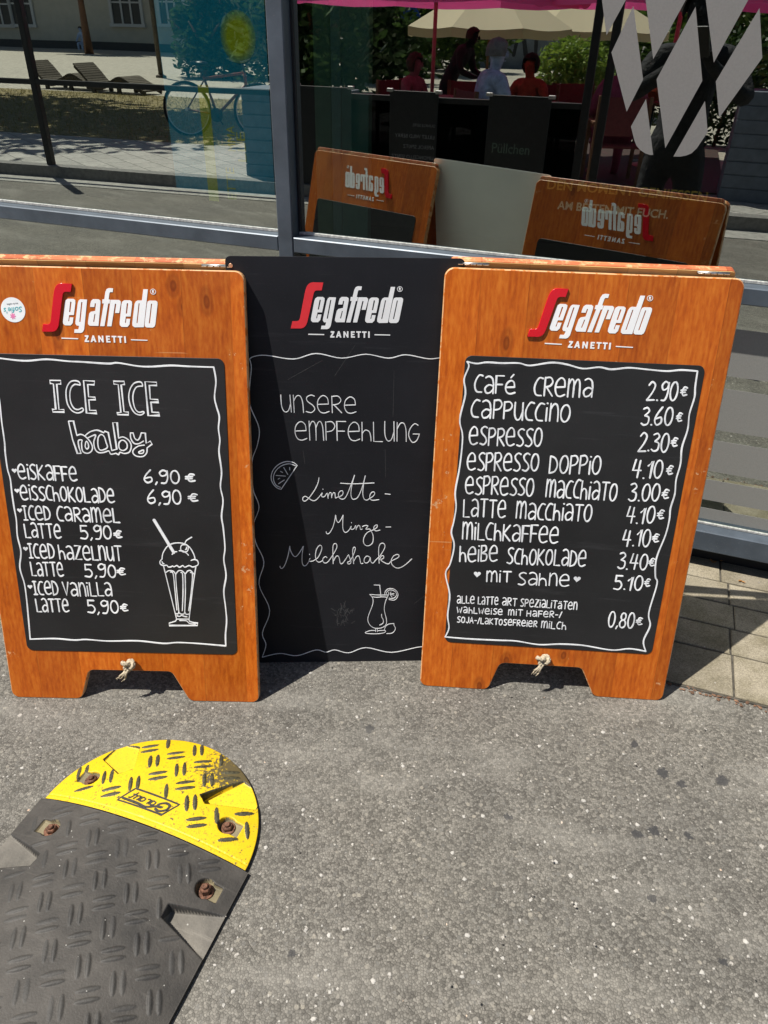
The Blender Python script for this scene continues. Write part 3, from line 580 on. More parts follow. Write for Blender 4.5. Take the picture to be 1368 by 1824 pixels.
TXT_R = [('café', 844.6, 699, 917.6, 700.7, 33), ('crema', 950.5, 704.6, 1053, 707.7, 35), ('2.90', 1151.6, 712.3, 1203.8, 713, 34), ('€', 1211.5, 705, 1222, 705, 26),
 ('cappuccino', 839, 743.6, 1013.4, 751.3, 33), ('3.60', 1141.7, 756.8, 1195, 757.5, 33), ('€', 1203.8, 750.7, 1213, 750.5, 26), ('espresso', 835.4, 791.8, 963.7, 795, 33), ('2.30', 1136, 803, 1188.4, 804.4, 34), ('€', 1194.5, 794.3, 1205, 794.3, 26),
 ('espresso', 832, 836.2, 957.2, 839.3, 33), ('doppio', 978, 842.4, 1067.7, 844.8, 33), ('4.10', 1125.4, 850.7, 1177, 852.2, 33), ('€', 1186.2, 844.5, 1196.5, 844.5, 26),
 ('espresso', 828.2, 879.2, 948.9, 882.9, 33), ('macchiato', 971.3, 884.4, 1096.3, 891.5, 33), ('3.00', 1119.3, 891.5, 1172, 893, 32), ('€', 1178.2, 887.5, 1189.5, 887.5, 26),
 ('latte', 825.2, 919.7, 899.8, 921.3, 32), ('macchiato', 919, 922.8, 1051.7, 929, 31), ('4.10', 1114.7, 930.5, 1163.2, 932, 31), ('€', 1170, 923.4, 1181, 923.4, 25),
 ('milchkaffee', 823, 959.6, 992.8, 966.7, 31), ('4.10', 1108.5, 972, 1156, 972.8, 31), ('€', 1160.7, 965.2, 1171.5, 965.2, 25),
 ('heiße', 818.4, 999, 885, 1000, 29), ('schokolade', 902.8, 1003, 1041.6, 1009, 29), ('3.40', 1099.3, 1012.2, 1150.5, 1014.6, 29), ('€', 1154.5, 1007.6, 1164.5, 1007.6, 23),
 ('mit', 866.6, 1035.2, 909, 1036, 20), ('sahne', 922.8, 1040.4, 1012.7, 1043.5, 23), ('5.10', 1092.5, 1049, 1141.6, 1051.5, 26), ('€', 1146.9, 1044.4, 1156, 1044.4, 22), ('0,80', 1082.4, 1116, 1127, 1118, 28), ('€', 1132, 1112, 1142.3, 1112, 21)]
TXT_RS = [('alle', 813.8, 1073.6, 844.5, 1074.2, 13), ('latte', 851.2, 1075.7, 886.8, 1076.7, 13), ('art', 894.2, 1077.6, 919.7, 1078.8, 13), ('spezialitäten', 926.7, 1079, 1027, 1085.3, 13), ('wahlweise', 813.8, 1090.5, 894.5, 1094.5, 10), ('mit', 905.3, 1095, 929.8, 1096, 10),
 ('Hafer-/', 938, 1097.2, 999.5, 1099.7, 10), ('sojA-/laktosefreier', 814.4, 1108, 955.6, 1116, 10), ('milch', 963.6, 1117.5, 1007.2, 1120.6, 12)]
TXT_L = [('eiskaffe', 34.5, 853, 138, 856.7, 28), ('6,90', 258, 859.7, 320, 860.4, 26), ('€', 331.6, 858, 347.4, 858, 24), ('eisschokolade', 38.5, 889, 205, 895.6, 27.5), ('6,90', 264, 896.5, 323.5, 898, 26), ('€', 336, 893, 351.6, 893, 24),
 ('Iced', 44, 925.3, 90.8, 926, 27), ('caramel', 103.6, 927, 213.8, 930.6, 27), ('latte', 46.5, 956.7, 110, 958, 27), ('5,90', 144.6, 959, 199.3, 959.6, 25.5), ('€', 204, 957, 217, 957, 22),
 ('Iced', 53.3, 993, 98, 994, 28), ('hazelnut', 107, 995.3, 218, 998, 27), ('latte', 57.7, 1024.5, 114, 1025.4, 26), ('5,90', 152.4, 1026.6, 207, 1028, 24.5), ('€', 210.3, 1023, 223.5, 1023, 21),
 ('Iced', 62, 1058.7, 105, 1059, 26), ('vanilla', 114.7, 1060, 200, 1061.4, 26), ('latte', 66.5, 1088.6, 124, 1089.4, 25), ('5,90', 157, 1090.3, 212, 1092, 24), ('€', 215.6, 1087.7, 227.5, 1087.7, 21)]
ICE = [['|o', (58, 108), (180, 110), (180, 150), (135, 150), (160, 430), (215, 432), (220, 460), (92, 458), (88, 428), (125, 428), (98, 148), (65, 143)],
 ['o', (395, 160), (380, 125), (330, 112), (280, 130), (245, 190), (238, 270), (255, 370), (300, 440), (355, 468), (405, 460), (430, 435), (415, 415), (370, 432), (325, 415), (290, 350), (280, 260), (295, 190), (330, 155), (365, 155)],
 ['|o', (432, 110), (555, 118), (548, 158), (478, 155), (488, 290), (560, 295), (565, 322), (490, 325), (500, 440), (570, 442), (580, 475), (465, 470)],
 ['|o', (762, 118), (882, 120), (885, 155), (848, 158), (880, 455), (928, 460), (930, 490), (805, 488), (803, 468), (845, 462), (815, 155), (768, 150)],
 ['o', (1085, 170), (1075, 135), (1040, 125), (985, 145), (945, 210), (932, 300), (955, 400), (1000, 470), (1060, 492), (1100, 470), (1090, 455), (1040, 460), (1000, 415), (978, 320), (985, 240), (1015, 185), (1060, 172)],
 ['|o', (1112, 122), (1240, 130), (1242, 165), (1160, 165), (1170, 315), (1255, 322), (1262, 352), (1178, 352), (1190, 460), (1265, 465), (1275, 498), (1148, 498)],
 ['|', (265, 560), (320, 558), (358, 718)], [(358, 718), (400, 706), (445, 725), (500, 780), (530, 840), (520, 890), (480, 915), (435, 905), (415, 870), (410, 800), (415, 770), (375, 775), (380, 840), (405, 915)], ['|', (405, 915), (365, 918), (310, 760), (265, 560)], ['o', (460, 785), (450, 840), (470, 868), (488, 845), (480, 800)],
 [(445, 725), (500, 680), (580, 660), (655, 688)], ['|', (655, 688), (665, 672), (705, 685), (745, 885)], [(475, 750), (510, 730), (565, 715), (545, 790), (560, 870), (600, 908), (660, 905), (710, 890), (735, 925), (790, 915)], ['o', (625, 708), (595, 740), (590, 810), (605, 870), (640, 880), (695, 850), (680, 790), (660, 730)],
 ['|', (745, 885), (800, 870), (755, 575), (803, 575), (820, 748)], [(820, 748), (870, 735), (930, 770), (960, 830), (940, 900), (885, 918), (835, 905), (820, 930), (790, 915)], ['o', (845, 775), (822, 810), (830, 865), (870, 885), (910, 860), (912, 810), (880, 775)],
 ['|', (950, 690), (980, 690)], [(950, 690), (955, 750), (990, 805), (1040, 810), (1095, 780)], [(980, 690), (1000, 750), (1030, 770), (1055, 740), (1070, 690)], ['|', (1070, 690), (1115, 692), (1125, 805), (1170, 780), (1190, 815), (1135, 855)], [(1135, 855), (1130, 910), (1090, 950), (1020, 948), (980, 915), (985, 875), (1040, 835), (1105, 825)], ['o', (1090, 880), (1045, 900), (1050, 915), (1085, 915), (1097, 895)]]
SHAKE = [['|', (390, 640), (420, 605), (460, 598)], [(240, 710), (255, 620), (320, 520), (400, 480), (500, 470), (590, 490), (660, 550), (710, 640), (730, 710)], [(240, 710), (210, 745), (220, 785), (265, 805), (310, 800), (335, 825), (370, 825), (395, 812), (420, 822), (460, 805), (500, 830), (545, 805), (580, 828), (640, 805), (690, 825), (735, 815), (775, 785), (765, 735), (720, 715), (670, 728)],
 [(240, 745), (250, 768), (270, 780)], ['o', (570, 495), (530, 505), (515, 545), (530, 590), (575, 605), (615, 590), (628, 545), (612, 505)], [(590, 570), (605, 550), (600, 530)], [(575, 490), (600, 435), (680, 385)], [(495, 585), (550, 590), (600, 620), (630, 650)], [(265, 815), (320, 1040), (455, 1590)], [(740, 820), (700, 1080), (640, 1590)],
 [(300, 905), (340, 880), (400, 885), (435, 920), (442, 960), (455, 1150), (490, 1500)], [(445, 930), (480, 885), (530, 880), (575, 920), (582, 960), (585, 1200), (575, 1500)], [(585, 930), (620, 885), (665, 880), (710, 930)], [(365, 900), (405, 925), (430, 1150), (460, 1460)], [(520, 905), (545, 940), (550, 1200), (540, 1470)], [(660, 905), (690, 940), (670, 1200), (635, 1470)],
 [(440, 1510), (470, 1520), (490, 1500), (520, 1520), (560, 1520), (578, 1500), (600, 1525), (640, 1520)], [(460, 1545), (500, 1555), (530, 1540), (570, 1555), (610, 1560)], ['|', (455, 1595), (640, 1595)], ['|', (455, 1600), (440, 1625), (345, 1655), (345, 1690), (765, 1690), (765, 1655), (700, 1645), (650, 1630), (635, 1600)], [(500, 1615), (600, 1620), (650, 1660), (735, 1670)]]
CURSIVE = [[(447, 258), (438, 305), (410, 365), (365, 430), (325, 468), (303, 462), (302, 440), (322, 426), (350, 440), (385, 463), (415, 462), (445, 435), (476, 395), (470, 420), (482, 432), (500, 425), (520, 400), (530, 445)], ['|', (482, 360), (484, 364)], [(528, 430), (540, 398), (556, 395), (562, 440)], [(562, 425), (575, 396), (590, 398), (596, 440), (610, 435), (650, 420), (665, 395), (655, 375), (632, 385), (622, 410), (632, 440), (660, 452), (690, 430), (730, 340), (768, 235)],
 [(768, 235), (745, 320), (735, 400), (745, 445), (768, 452), (800, 430), (835, 350), (865, 240)], [(865, 240), (850, 310), (842, 400), (855, 450), (880, 460), (905, 445), (935, 425), (950, 400), (940, 385), (918, 395), (905, 425), (912, 452), (935, 462), (988, 455)], [(640, 307), (760, 313), (945, 305)], ['|', (1043, 403), (1090, 408)],
 [(512, 745), (518, 762), (540, 758), (570, 710), (590, 640), (597, 595)], [(597, 595), (605, 640), (622, 662), (645, 635), (665, 595)], [(665, 595), (662, 640), (662, 710), (675, 745), (695, 750), (720, 728), (738, 695), (733, 715), (745, 725), (765, 715), (778, 690), (783, 728)], ['|', (739, 662), (741, 666)], [(785, 715), (800, 690), (815, 695), (822, 725), (838, 720)], [(838, 700), (860, 690), (888, 692), (870, 720), (885, 722), (905, 722), (915, 735), (935, 780), (932, 840), (905, 868), (872, 870), (850, 845), (852, 800), (880, 755), (920, 735), (945, 725), (970, 705), (972, 685), (955, 688), (942, 705), (945, 728), (965, 738), (998, 730)], ['|', (1050, 703), (1095, 702)],
 [(95, 1055), (100, 1072), (120, 1072), (145, 1030), (170, 950), (183, 875)], [(183, 875), (190, 915), (215, 960), (240, 968), (270, 935), (306, 875)], [(306, 875), (295, 950), (295, 1020), (308, 1050), (330, 1048), (355, 1015), (365, 985), (358, 1010), (380, 1012), (400, 1005), (440, 975), (470, 910), (470, 875), (450, 870), (425, 905), (415, 960), (425, 1005), (450, 1020), (480, 1005)], ['|', (361, 948), (363, 952)],
 [(520, 980), (505, 970), (485, 985), (482, 1010), (500, 1028), (530, 1015), (575, 950), (605, 895), (607, 862), (590, 852), (575, 870), (572, 920), (575, 1035)], [(578, 1010), (600, 970), (620, 965), (630, 985), (640, 1030), (660, 1030), (690, 990), (712, 955), (720, 970), (735, 1010), (730, 1032), (710, 1035), (705, 1020), (725, 1010), (755, 960), (775, 900), (765, 885), (752, 905), (752, 960), (760, 1035)],
 [(762, 1010), (785, 970), (805, 965), (815, 985), (825, 1030), (845, 1030)], [(905, 975), (880, 965), (858, 985), (855, 1015), (875, 1028), (900, 1010), (910, 980), (915, 1015), (935, 1028), (960, 1000), (1000, 960), (1040, 890), (1035, 855), (1010, 850), (990, 875), (985, 930), (990, 1030)], [(990, 1000), (1010, 965), (1030, 965), (1028, 985), (1005, 1000), (1040, 1025), (1075, 1035), (1100, 1010), (1150, 985), (1170, 965), (1155, 950), (1120, 965), (1100, 1000), (1105, 1040), (1140, 1070), (1180, 1070), (1230, 1040), (1285, 990)],
 [(250, 147), (215, 120), (150, 112), (80, 140), (30, 195), (15, 260), (35, 315), (70, 350), (105, 362)], ['|', (105, 362), (250, 147)], [(235, 150), (180, 132), (120, 145), (70, 180), (40, 230), (38, 280), (60, 325), (100, 345)], ['|', (128, 165), (165, 228)], ['|', (60, 237), (145, 243)], ['|', (82, 312), (135, 277)], ['|', (182, 165), (183, 188)], ['|', (100, 200), (118, 210)], ['|', (78, 270), (92, 262)]]
COCKTAIL = [['|', (495, 300), (635, 305), (665, 580)], [(390, 530), (600, 545), (840, 545)], [(455, 590), (570, 600), (700, 590), (810, 600)], [(390, 530), (440, 580), (470, 640), (470, 740), (430, 870), (370, 1020), (345, 1120), (355, 1200), (400, 1280), (480, 1340), (570, 1358), (680, 1345), (770, 1290), (800, 1220), (795, 1120), (765, 1000), (745, 880), (765, 740), (810, 620), (845, 540), (855, 470)], [(680, 1010), (685, 1080), (720, 1150), (715, 1230), (630, 1280)],
 ['|', (535, 1360), (535, 1440)], ['|', (575, 1360), (580, 1440)], [(530, 1410), (420, 1410), (330, 1435), (280, 1465), (350, 1485), (560, 1490), (720, 1470), (775, 1440), (755, 1410), (580, 1415)], [(745, 1395), (780, 1310), (840, 1260), (910, 1245), (980, 1240)], [(980, 1240), (985, 1290), (1015, 1340), (1000, 1410), (930, 1475), (800, 1485)], [(755, 530), (770, 460), (830, 400), (910, 385), (1000, 410), (1060, 470), (1080, 540), (1050, 620), (980, 670), (860, 655)], [(790, 530), (810, 470), (870, 425), (950, 430), (1020, 470), (1045, 530), (1020, 590), (950, 630), (860, 620)],
 ['|', (885, 520), (910, 465)], ['|', (885, 520), (985, 510)], ['|', (885, 520), (985, 550)], ['|', (885, 520), (935, 600)]]
WAVE_M = [[(444.5, 639.6), (452, 635), (473.7, 632.8), (522.8, 639.6), (562.7, 629.7), (608.8, 638), (651.7, 631), (691.7, 638), (722.4, 632), (762, 639), (783.8, 637.4), (815, 633)], [(444.5, 639.6), (447.6, 655), (444.5, 691.7), (445.4, 722.4), (461.4, 762.4), (458.3, 793), (449, 822), (450.7, 870.6), (461.4, 902.8), (452, 933.5), (455.3, 965.7), (470, 1001), (461.4, 1041), (480.4, 1087), (467.5, 1127), (473.7, 1148.4), (467, 1170.5)],
 [(467, 1170.5), (498, 1163.8), (529, 1167.7), (562.7, 1157.6), (581, 1161.6), (596.5, 1157.6), (621, 1162.8), (651.7, 1153.6), (697.8, 1162), (750, 1152), (775, 1158)]]

PLATE = .0016
def a_board(key, label):
    x, y, yaw, tilt = BOARDS[key]; face = FL if key == 'left' else FR
    T, y0 = local_front(tilt)
    n = Vector((-sin(yaw), cos(yaw), 0)); base = Vector((x, y, 0))-n*y0
    root = thing('a_board', label, 'sandwich board', base, yaw, 'wooden menu boards')
    Tb = lambda u, v, w: (lambda p: Vector((-p.x, -p.y, p.z)))(T(u, v, w))          # the back panel is the front one turned round
    for side, TT in (('front', T), ('back', Tb)):
        mb = MB(TT); mb.prism(PO, -TH, 0, 0, .0022, 'z', 1)
        p = mb.build('front_panel' if side == 'front' else 'back_panel', [M['wood'], M['wood_edge']], root)
        c = MB(TT); c.prism(CB, .0002, PLATE, 0, .0006, 'z'); c.build('chalk_panel', M['board'], p)
        # a bare or stained strip along the panel's top edge, standing 2 mm proud
        hw = BW/2-.024; s = MB(TT); s.prism([(-hw, BH+.0002), (hw, BH+.0002), (hw, BH+.0022), (-hw, BH+.0022)], -TH+.001, -.0012, 0)
        if side == 'back':
            s = MB(TT); hw = BW/2-.012; s.prism(rounded([(-hw, BH+.0002), (hw, BH+.0002), (hw, BH+.012), (-hw, BH+.012)], [0, 0, .010, .010], 4), -TH+.0015, -.001, 0, .001)
            s.build('top_strip', M['topwood'], p)
            s = MB(TT); hw = BW/2-.014; s.prism(rounded([(-hw, BH-.03), (hw, BH-.03), (hw, BH+.0112), (-hw, BH+.0112)], [0, 0, .008, .008], 4), -TH-.0022, -TH-.0002, 0, .0004); s.build('pine_lath', M['pine'], p)
        if key == 'left' and side == 'front': pa, pb = (76.3, 590.4), (274.9, 581.6)
        else: pa, pb = (938.7, 599), (1145.7, 591)
        logo_on(face if side == 'front' else FR, pa, pb, p, TT, .0035, M['red'], .0002)
    for sx in (-1, 1):                                                              # the two hinges across the gap
        z = BH*cos(tilt)+.0025; h = MB()
        h.tube([(sx*.262-.035, 0, z+.0005), (sx*.262+.035, 0, z+.0005)], .0026, 10)
        for k in range(5): h.box(sx*.262-.034+k*.014, sx*.262-.023+k*.014, -.008, .008, z-.0012, z+.0002)
        h.build('hinge', M['steel'], root)
    # rope through both panels, knotted in front
    q0 = T(ROPE[0], ROPE[1], 0); q1 = Tb(-ROPE[0], ROPE[1], 0)
    r = MB(); pts = [Vector(q0)+Vector((0, 0, 0))*0]
    for k in range(13):
        t = k/12; p = Vector(q0).lerp(Vector(q1), t); pts.append(p-Vector((0, 0, .05*sin(pi*t))))
    r.tube(pts[1:], .0055, 8)
    ro = r.build('rope', M['rope'], root)
    k = MB(); kp = []
    for i in range(41):                                                              # overhand knot
        t = 2*pi*i/40; kp.append(Vector(((sin(t)+2*sin(2*t))*.0052, (cos(t)-2*cos(2*t))*.0052, -sin(3*t)*.0062)))
    c = Vector(T(ROPE[0], ROPE[1], .012))
    path = [Vector((c.x+p.x, c.y+p.z*1.0, c.z+p.y)) for p in kp]
    for q in range(3):                                                                # three strands laid round one another
        sp_ = []
        for i, p in enumerate(path):
            t = (path[min(i+1, 40)]-path[max(i-1, 0)]).normalized(); u = t.orthogonal().normalized(); v = t.cross(u); a = 2*pi*q/3+i*.85; sp_.append(p+(u*cos(a)+v*sin(a))*.0030)
        k.tube(sp_, .0036, 7)
    for sgn in (0, 1, 2):
        e = Vector(T(ROPE[0]-.004+.003*sgn, ROPE[1]-.008, .016)); k.tube([e, e+Vector((-.007, -.006, -.010)), e+Vector((-.018+.004*sgn, -.010, -.017-.003*sgn))], [.0036, .0034, .0026], 7)
        for q in range(4): k.tube([e+Vector((-.016+.004*sgn, -.010, -.016-.003*sgn)), e+Vector((-.024+.004*sgn+random.uniform(-.004, .004), -.012+random.uniform(-.004, .004), -.022-.003*sgn+random.uniform(-.004, .002)))], .0007, 4)
    k.build('rope_knot', M['rope'], root)
    # writing
    fp = [o for o in root.children if o.name.startswith('front_panel')][0]; cp = [o for o in fp.children if o.name.startswith('chalk_panel')][0]
    uv = face.uv; mb = MB(T); px = BW/470.0
    if key == 'right':
        for s in WAVE_R: trace(mb, [s], 2.7*px, uv, base=PLATE)
        for t, a, b, c_, d, h in TXT_R: write(mb, t, (a, b), (c_, d), h*.94, (2.75 if h > 24 else 2.5)*px, uv, base=PLATE)
        for t, a, b, c_, d, h in TXT_RS: write(mb, t, (a, b), (c_, d), h, 1.85*px, uv, .2, base=PLATE)
        for p_ in ((850, 1022), (1027.7, 1030.6)):
            i = [mb.P((q[0], q[1], PLATE+.0007)) for q in heart(uv(*p_), 13*px)]; mb.F(i)
    else:
        for s in WAVE_L: trace(mb, [s], 2.7*px, uv, base=PLATE)
        for t, a, b, c_, d, h in TXT_L: write(mb, t, (a, b), (c_, d), h*.90, 2.8*px, uv, base=PLATE)
        trace(mb, ICE, 2.1*px, uv, (80, 660, .1608), PLATE)
        trace(mb, SHAKE, 2.0*px, uv, (260, 910, .1206), PLATE)
        mb.ribbon([uv(260+125*.1206, 910+135*.1206), uv(260+412*.1206, 910+608*.1206)], 6.2*px, PLATE, .0008)
        for p_ in ((26.4, 837.7), (31, 873.4), (35.8, 908.4), (46.3, 976.7), (54.2, 1044.4)):
            i = [mb.P((q[0], q[1], PLATE+.0007)) for q in heart(uv(*p_), 9*px)]; mb.F(i)
    mb.build('chalk_lettering', M['chalk'], cp)
    return root, T, fp
AL, TL_, FPL = a_board('left', 'orange wooden folding board lettered with iced drinks and a milkshake drawing')
AR, TR_, FPR = a_board('right', 'orange wooden folding board listing hot coffees and prices')
# round shop sticker on the left board
sc_ = FL.uv(23.5, 552); rr = abs(FL.uv(45, 552)[0]-sc_[0])
st = poly_mesh('round_sticker', [ringp(sc_[0], sc_[1], rr, 32)], simple('sticker_white', (.80, .83, .84, 1), .35, var=.04), TL_, .0004, 0, FPL, .0002)
ang = radians(186)
def rot_at(T, c, a, w0=.0):
    return lambda u, v, w: T(c[0]+u*cos(a)-v*sin(a), c[1]+u*sin(a)+v*cos(a), w0+w)
tealm = simple('teal_ink', (.05, .42, .46, 1), .5); pinkm = simple('pink_ink', (.75, .22, .42, 1), .5)
text_mesh('sticker_name', "Sofie's", rr*.62, tealm, rot_at(TL_, (sc_[0], sc_[1]+rr*.22), ang, .0007), 'CENTER', .0003, FPL, 0, .25)
ib = MB(TL_)
for k in range(7):
    a = 2*pi*k/7; ib.ribbon([(sc_[0]-.002, sc_[1]-rr*.5), (sc_[0]-.002+cos(a)*rr*.2, sc_[1]-rr*.5+sin(a)*rr*.22)], rr*.10, .0006, .0003)
ib.build('sticker_flower', pinkm, FPL)
text_mesh('sticker_line', "ice & coffee", rr*.2, simple('grey_ink', (.3, .32, .33, 1), .5), rot_at(TL_, (sc_[0], sc_[1]+rr*.55), ang, .0007), 'CENTER', .0003, FPL, 0)

# ------------------------------------------------------------------ the black sheet standing between them
WM, HM = .52877, 1.08262
mid = thing('black_menu_sheet', 'thin black sheet sign with handwritten lime milkshake tip wedged between the wooden boards', 'menu sign', FM.o, .05013)
tm = .14381
TM = lambda u, v, w: Vector((u, v*sin(tm)-w*cos(tm), v*cos(tm)+w*sin(tm)))
so_ = rounded([(-WM/2, 0), (WM/2, 0), (WM/2, HM), (-WM/2, HM)], [.012]*4, 5)
mb = MB(TM); mb.prism(so_, -.0011, 0, 0, .0004, 'z'); sheet = mb.build('sheet', M['sheet'], mid)
mb = MB(TM); mb.prism(inset(so_, .0003), -.0022, -.00115, 0); mb.build('back_face', M['sheetback'], mid)
logo_on(FM, (518, 584.7), (708.7, 575), sheet, TM, .0005, M['redflat'], .0001)
mb = MB(TM); px = WM/428.0
for s in WAVE_M: trace(mb, [s], 1.65*px, FM.uv, base=.0001)
write(mb, 'unsere', (500.9, 734.3), (635, 736.3), 30, 1.65*px, FM.uv, .12, .0001); write(mb, 'empfehlung', (525.5, 783.6), (746.2, 787.6), 34, 1.65*px, FM.uv, .1, .0001)
trace(mb, CURSIVE, 1.55*px, FM.uv, (480, 800, .1974), .0001); trace(mb, COCKTAIL, 1.4*px, FM.uv, (630, 1020, .0731), .0001)
mb.build('chalk_lettering', M['chalk'], sheet)
# wiped chalk left of the small drink: thin grey smears on the sheet
wiped = simple('wiped_chalk', (.045, .046, .048, 1), .8, var=.4, scale=300)
mb = MB(TM)
for k in range(46):
    x0 = 612+16*random.uniform(-1, 1); y0_ = 1098+17*random.uniform(-1, 1); q = [FM.uv(x0, y0_), FM.uv(x0+random.uniform(-7, 7), y0_+random.uniform(-13, 4))]; mb.ribbon(q, random.uniform(.5, 1.6)*px, .00005, .00008)
mb.build('chalk_smear', wiped, sheet)
for (xa, ya, xb, yb) in ((513, 676, 574, 642), (596, 670, 633, 614), (738, 1075, 756, 1062), (700, 742, 702, 660), (540, 803, 543, 826), (686, 800, 687, 850)):
    mb = MB(TM); mb.ribbon([FM.uv(xa+(xb-xa)*t/9, ya+(yb-ya)*t/9) for t in range(10)], .7*px, .00005, .00008); mb.build('scratch', wiped, sheet)
hole = FM.uv(411, 473)
mb = MB(TM); mb.prism(ringp(hole[0], hole[1], .0045, 16), .0001, .0016, 0, .0004); mb.build('screw_head', simple('copper_head', (.75, .42, .25, 1), .35, .6), mid)

# ------------------------------------------------------------------ road, paving, shop front
gm = MB(); nX, nY = 1, 1
gm.v = [tuple(p) for p in ((-160, -160, 0), (160, -160, 0), (160, 160, 0), (-160, 160, 0))]; gm.F((0, 1, 2, 3))
structure(gm.build('road', M['asphalt']))

def paver_mat(name, c):
    m, n, l, b = newmat(name); co = coords(n); geo = n.new('ShaderNodeNewGeometry')
    f = noise(n, l, 260, 4, .75, co); g = noise(n, l, 9, 6, .65, co); h = noise(n, l, 40, 4, .6, co)
    r = ramp(n, [(.0, tuple(x*.85 for x in c[:3])+(1,)), (1, tuple(x*1.15 for x in c[:3])+(1,))]); l.new(geo.outputs['Random Per Island'], r.inputs[0])
    rf = ramp(n, [(.32, grey(.55)), (.5, grey(1)), (.66, grey(1.35))]); l.new(f.outputs[0], rf.inputs[0])
    rg = ramp(n, [(.3, (.62, .60, .50, 1)), (.62, (1.08, 1.06, 1.02, 1))]); l.new(g.outputs[0], rg.inputs[0])
    c_ = mixc(n, l, 1, mixc(n, l, 1, r.outputs[0], rf.outputs[0], 'MULTIPLY'), rg.outputs[0], 'MULTIPLY')
    l.new(c_, b.inputs['Base Color']); b.inputs['Roughness'].default_value = .9; b.inputs['Specular IOR Level'].default_value = .2
    bump(n, l, b, math_(n, l, 'ADD', f.outputs[0], h.outputs[0]), .5, .003); return m
M['paver'] = paver_mat('concrete_paver', (.250, .226, .178, 1)); M['joint'] = simple('joint_dirt', (.075, .068, .055, 1), .95, var=.4, scale=90, bumpy=.5)
pv = MB(lambda s, d, z: FP(s, d, z))
ROWS = [(-.075, .043), (.043, .157), (.157, .275), (.275, .393), (.393, .566)]
jb = MB(lambda s, d, z: FP(s, d, z))
jb.box(-7, 6, -.11, .568, -.02, .004); structure(jb.build('paving_bed', M['joint']))
for k, (a, b_) in enumerate(ROWS):
    L = .232 if k < 4 else .30; x = -6.9+random.random()*.2+(.115 if k % 2 else 0)
    while x < 5.9:
        if -2.6 < x < 1.6 or True:
            g = .0022+random.random()*.0012; z = .010+random.uniform(-.001, .0012); LL = L
            o = [(x+g, a+g), (x+LL-g, a+g), (x+LL-g, b_-g), (x+g, b_-g)]
            o = [(p[0]+random.uniform(-.0008, .0008), p[1]+random.uniform(-.0008, .0008)) for p in o]
            pv.prism(ccw(o), .002, z, 0, .0022, 'z')
        x += L
structure(pv.build('shop_paving', M['paver']))
# a little moss and grit caught along the paving edge, a few dry leaves under the frame
def scatter_bits(name, n_, area, size, mat):
    b_ = MB()
    for _ in range(n_):
        s, d, z = area(); p = FP(s, d, z); r = size*random.uniform(.4, 1.3); a = random.random()*6.3
        q = [b_.P((p.x+cos(a+t)*r*random.uniform(.6, 1.2), p.y+sin(a+t)*r*random.uniform(.6, 1.2), p.z+random.uniform(0, r*.35))) for t in (0, 1.3, 2.5, 3.9, 5.1)]
        t = b_.P((p.x, p.y, p.z+r*.55))
        for k in range(5): b_.F((q[k], q[(k+1) % 5], t))
    o = b_.build(name, mat); o['kind'] = 'stuff'; return o
scatter_bits('edge_dirt', 900, lambda: (random.uniform(-2.5, 1.6), random.gauss(.572, .006), .003), .0045, simple('red_brown_dirt', (.16, .09, .055, 1), .95, var=.4))
scatter_bits('grit', 500, lambda: (random.uniform(-2.5, 1.6), random.uniform(-.07, 1.6), .001 if random.random() < .5 else .011), .0028, simple('grit_grey', (.30, .28, .25, 1), .9, var=.5))
leafm = simple('dry_leaf', (.42, .20, .06, 1), .7, var=.4)
for k, (px_, py_) in enumerate(((1268, 1003), (1290, 1000), (1321, 1034))):
    g_ = ground(px_, py_, .012); lb = MB()
    for (dx, dy, r, a) in ((0, 0, .010, .3), (.004, .003, .008, 1.9)):
        out = [(0, 0), (r*.5, r*.35), (r*1.2, r*.3), (r*1.9, 0), (r*1.2, -r*.35), (r*.5, -r*.3)]
        top = [lb.P((dx+x*cos(a)-y*sin(a), dy+x*sin(a)+y*cos(a), .0015+.004*(x/r/1.9)**2+abs(y)*.4)) for x, y in out]; bot = [lb.P((lb.v[i][0], lb.v[i][1], lb.v[i][2]-.0007)) for i in top]
        lb.F(top); lb.F(bot[::-1])
        for i in range(6): lb.F((top[i-1], bot[i-1], bot[i], top[i]))
    o = lb.build('dry_leaf', leafm); o.location = g_; o.rotation_euler = (0, 0, k*1.7)
    tag(o, ('curled dry leaf under the shop frame nearest the wooden board', 'dry leaf lying at the foot of the shop frame beside another leaf', 'reddish dry leaf on the second row of pavers')[k], 'leaf', 'dry leaves by the shop front')

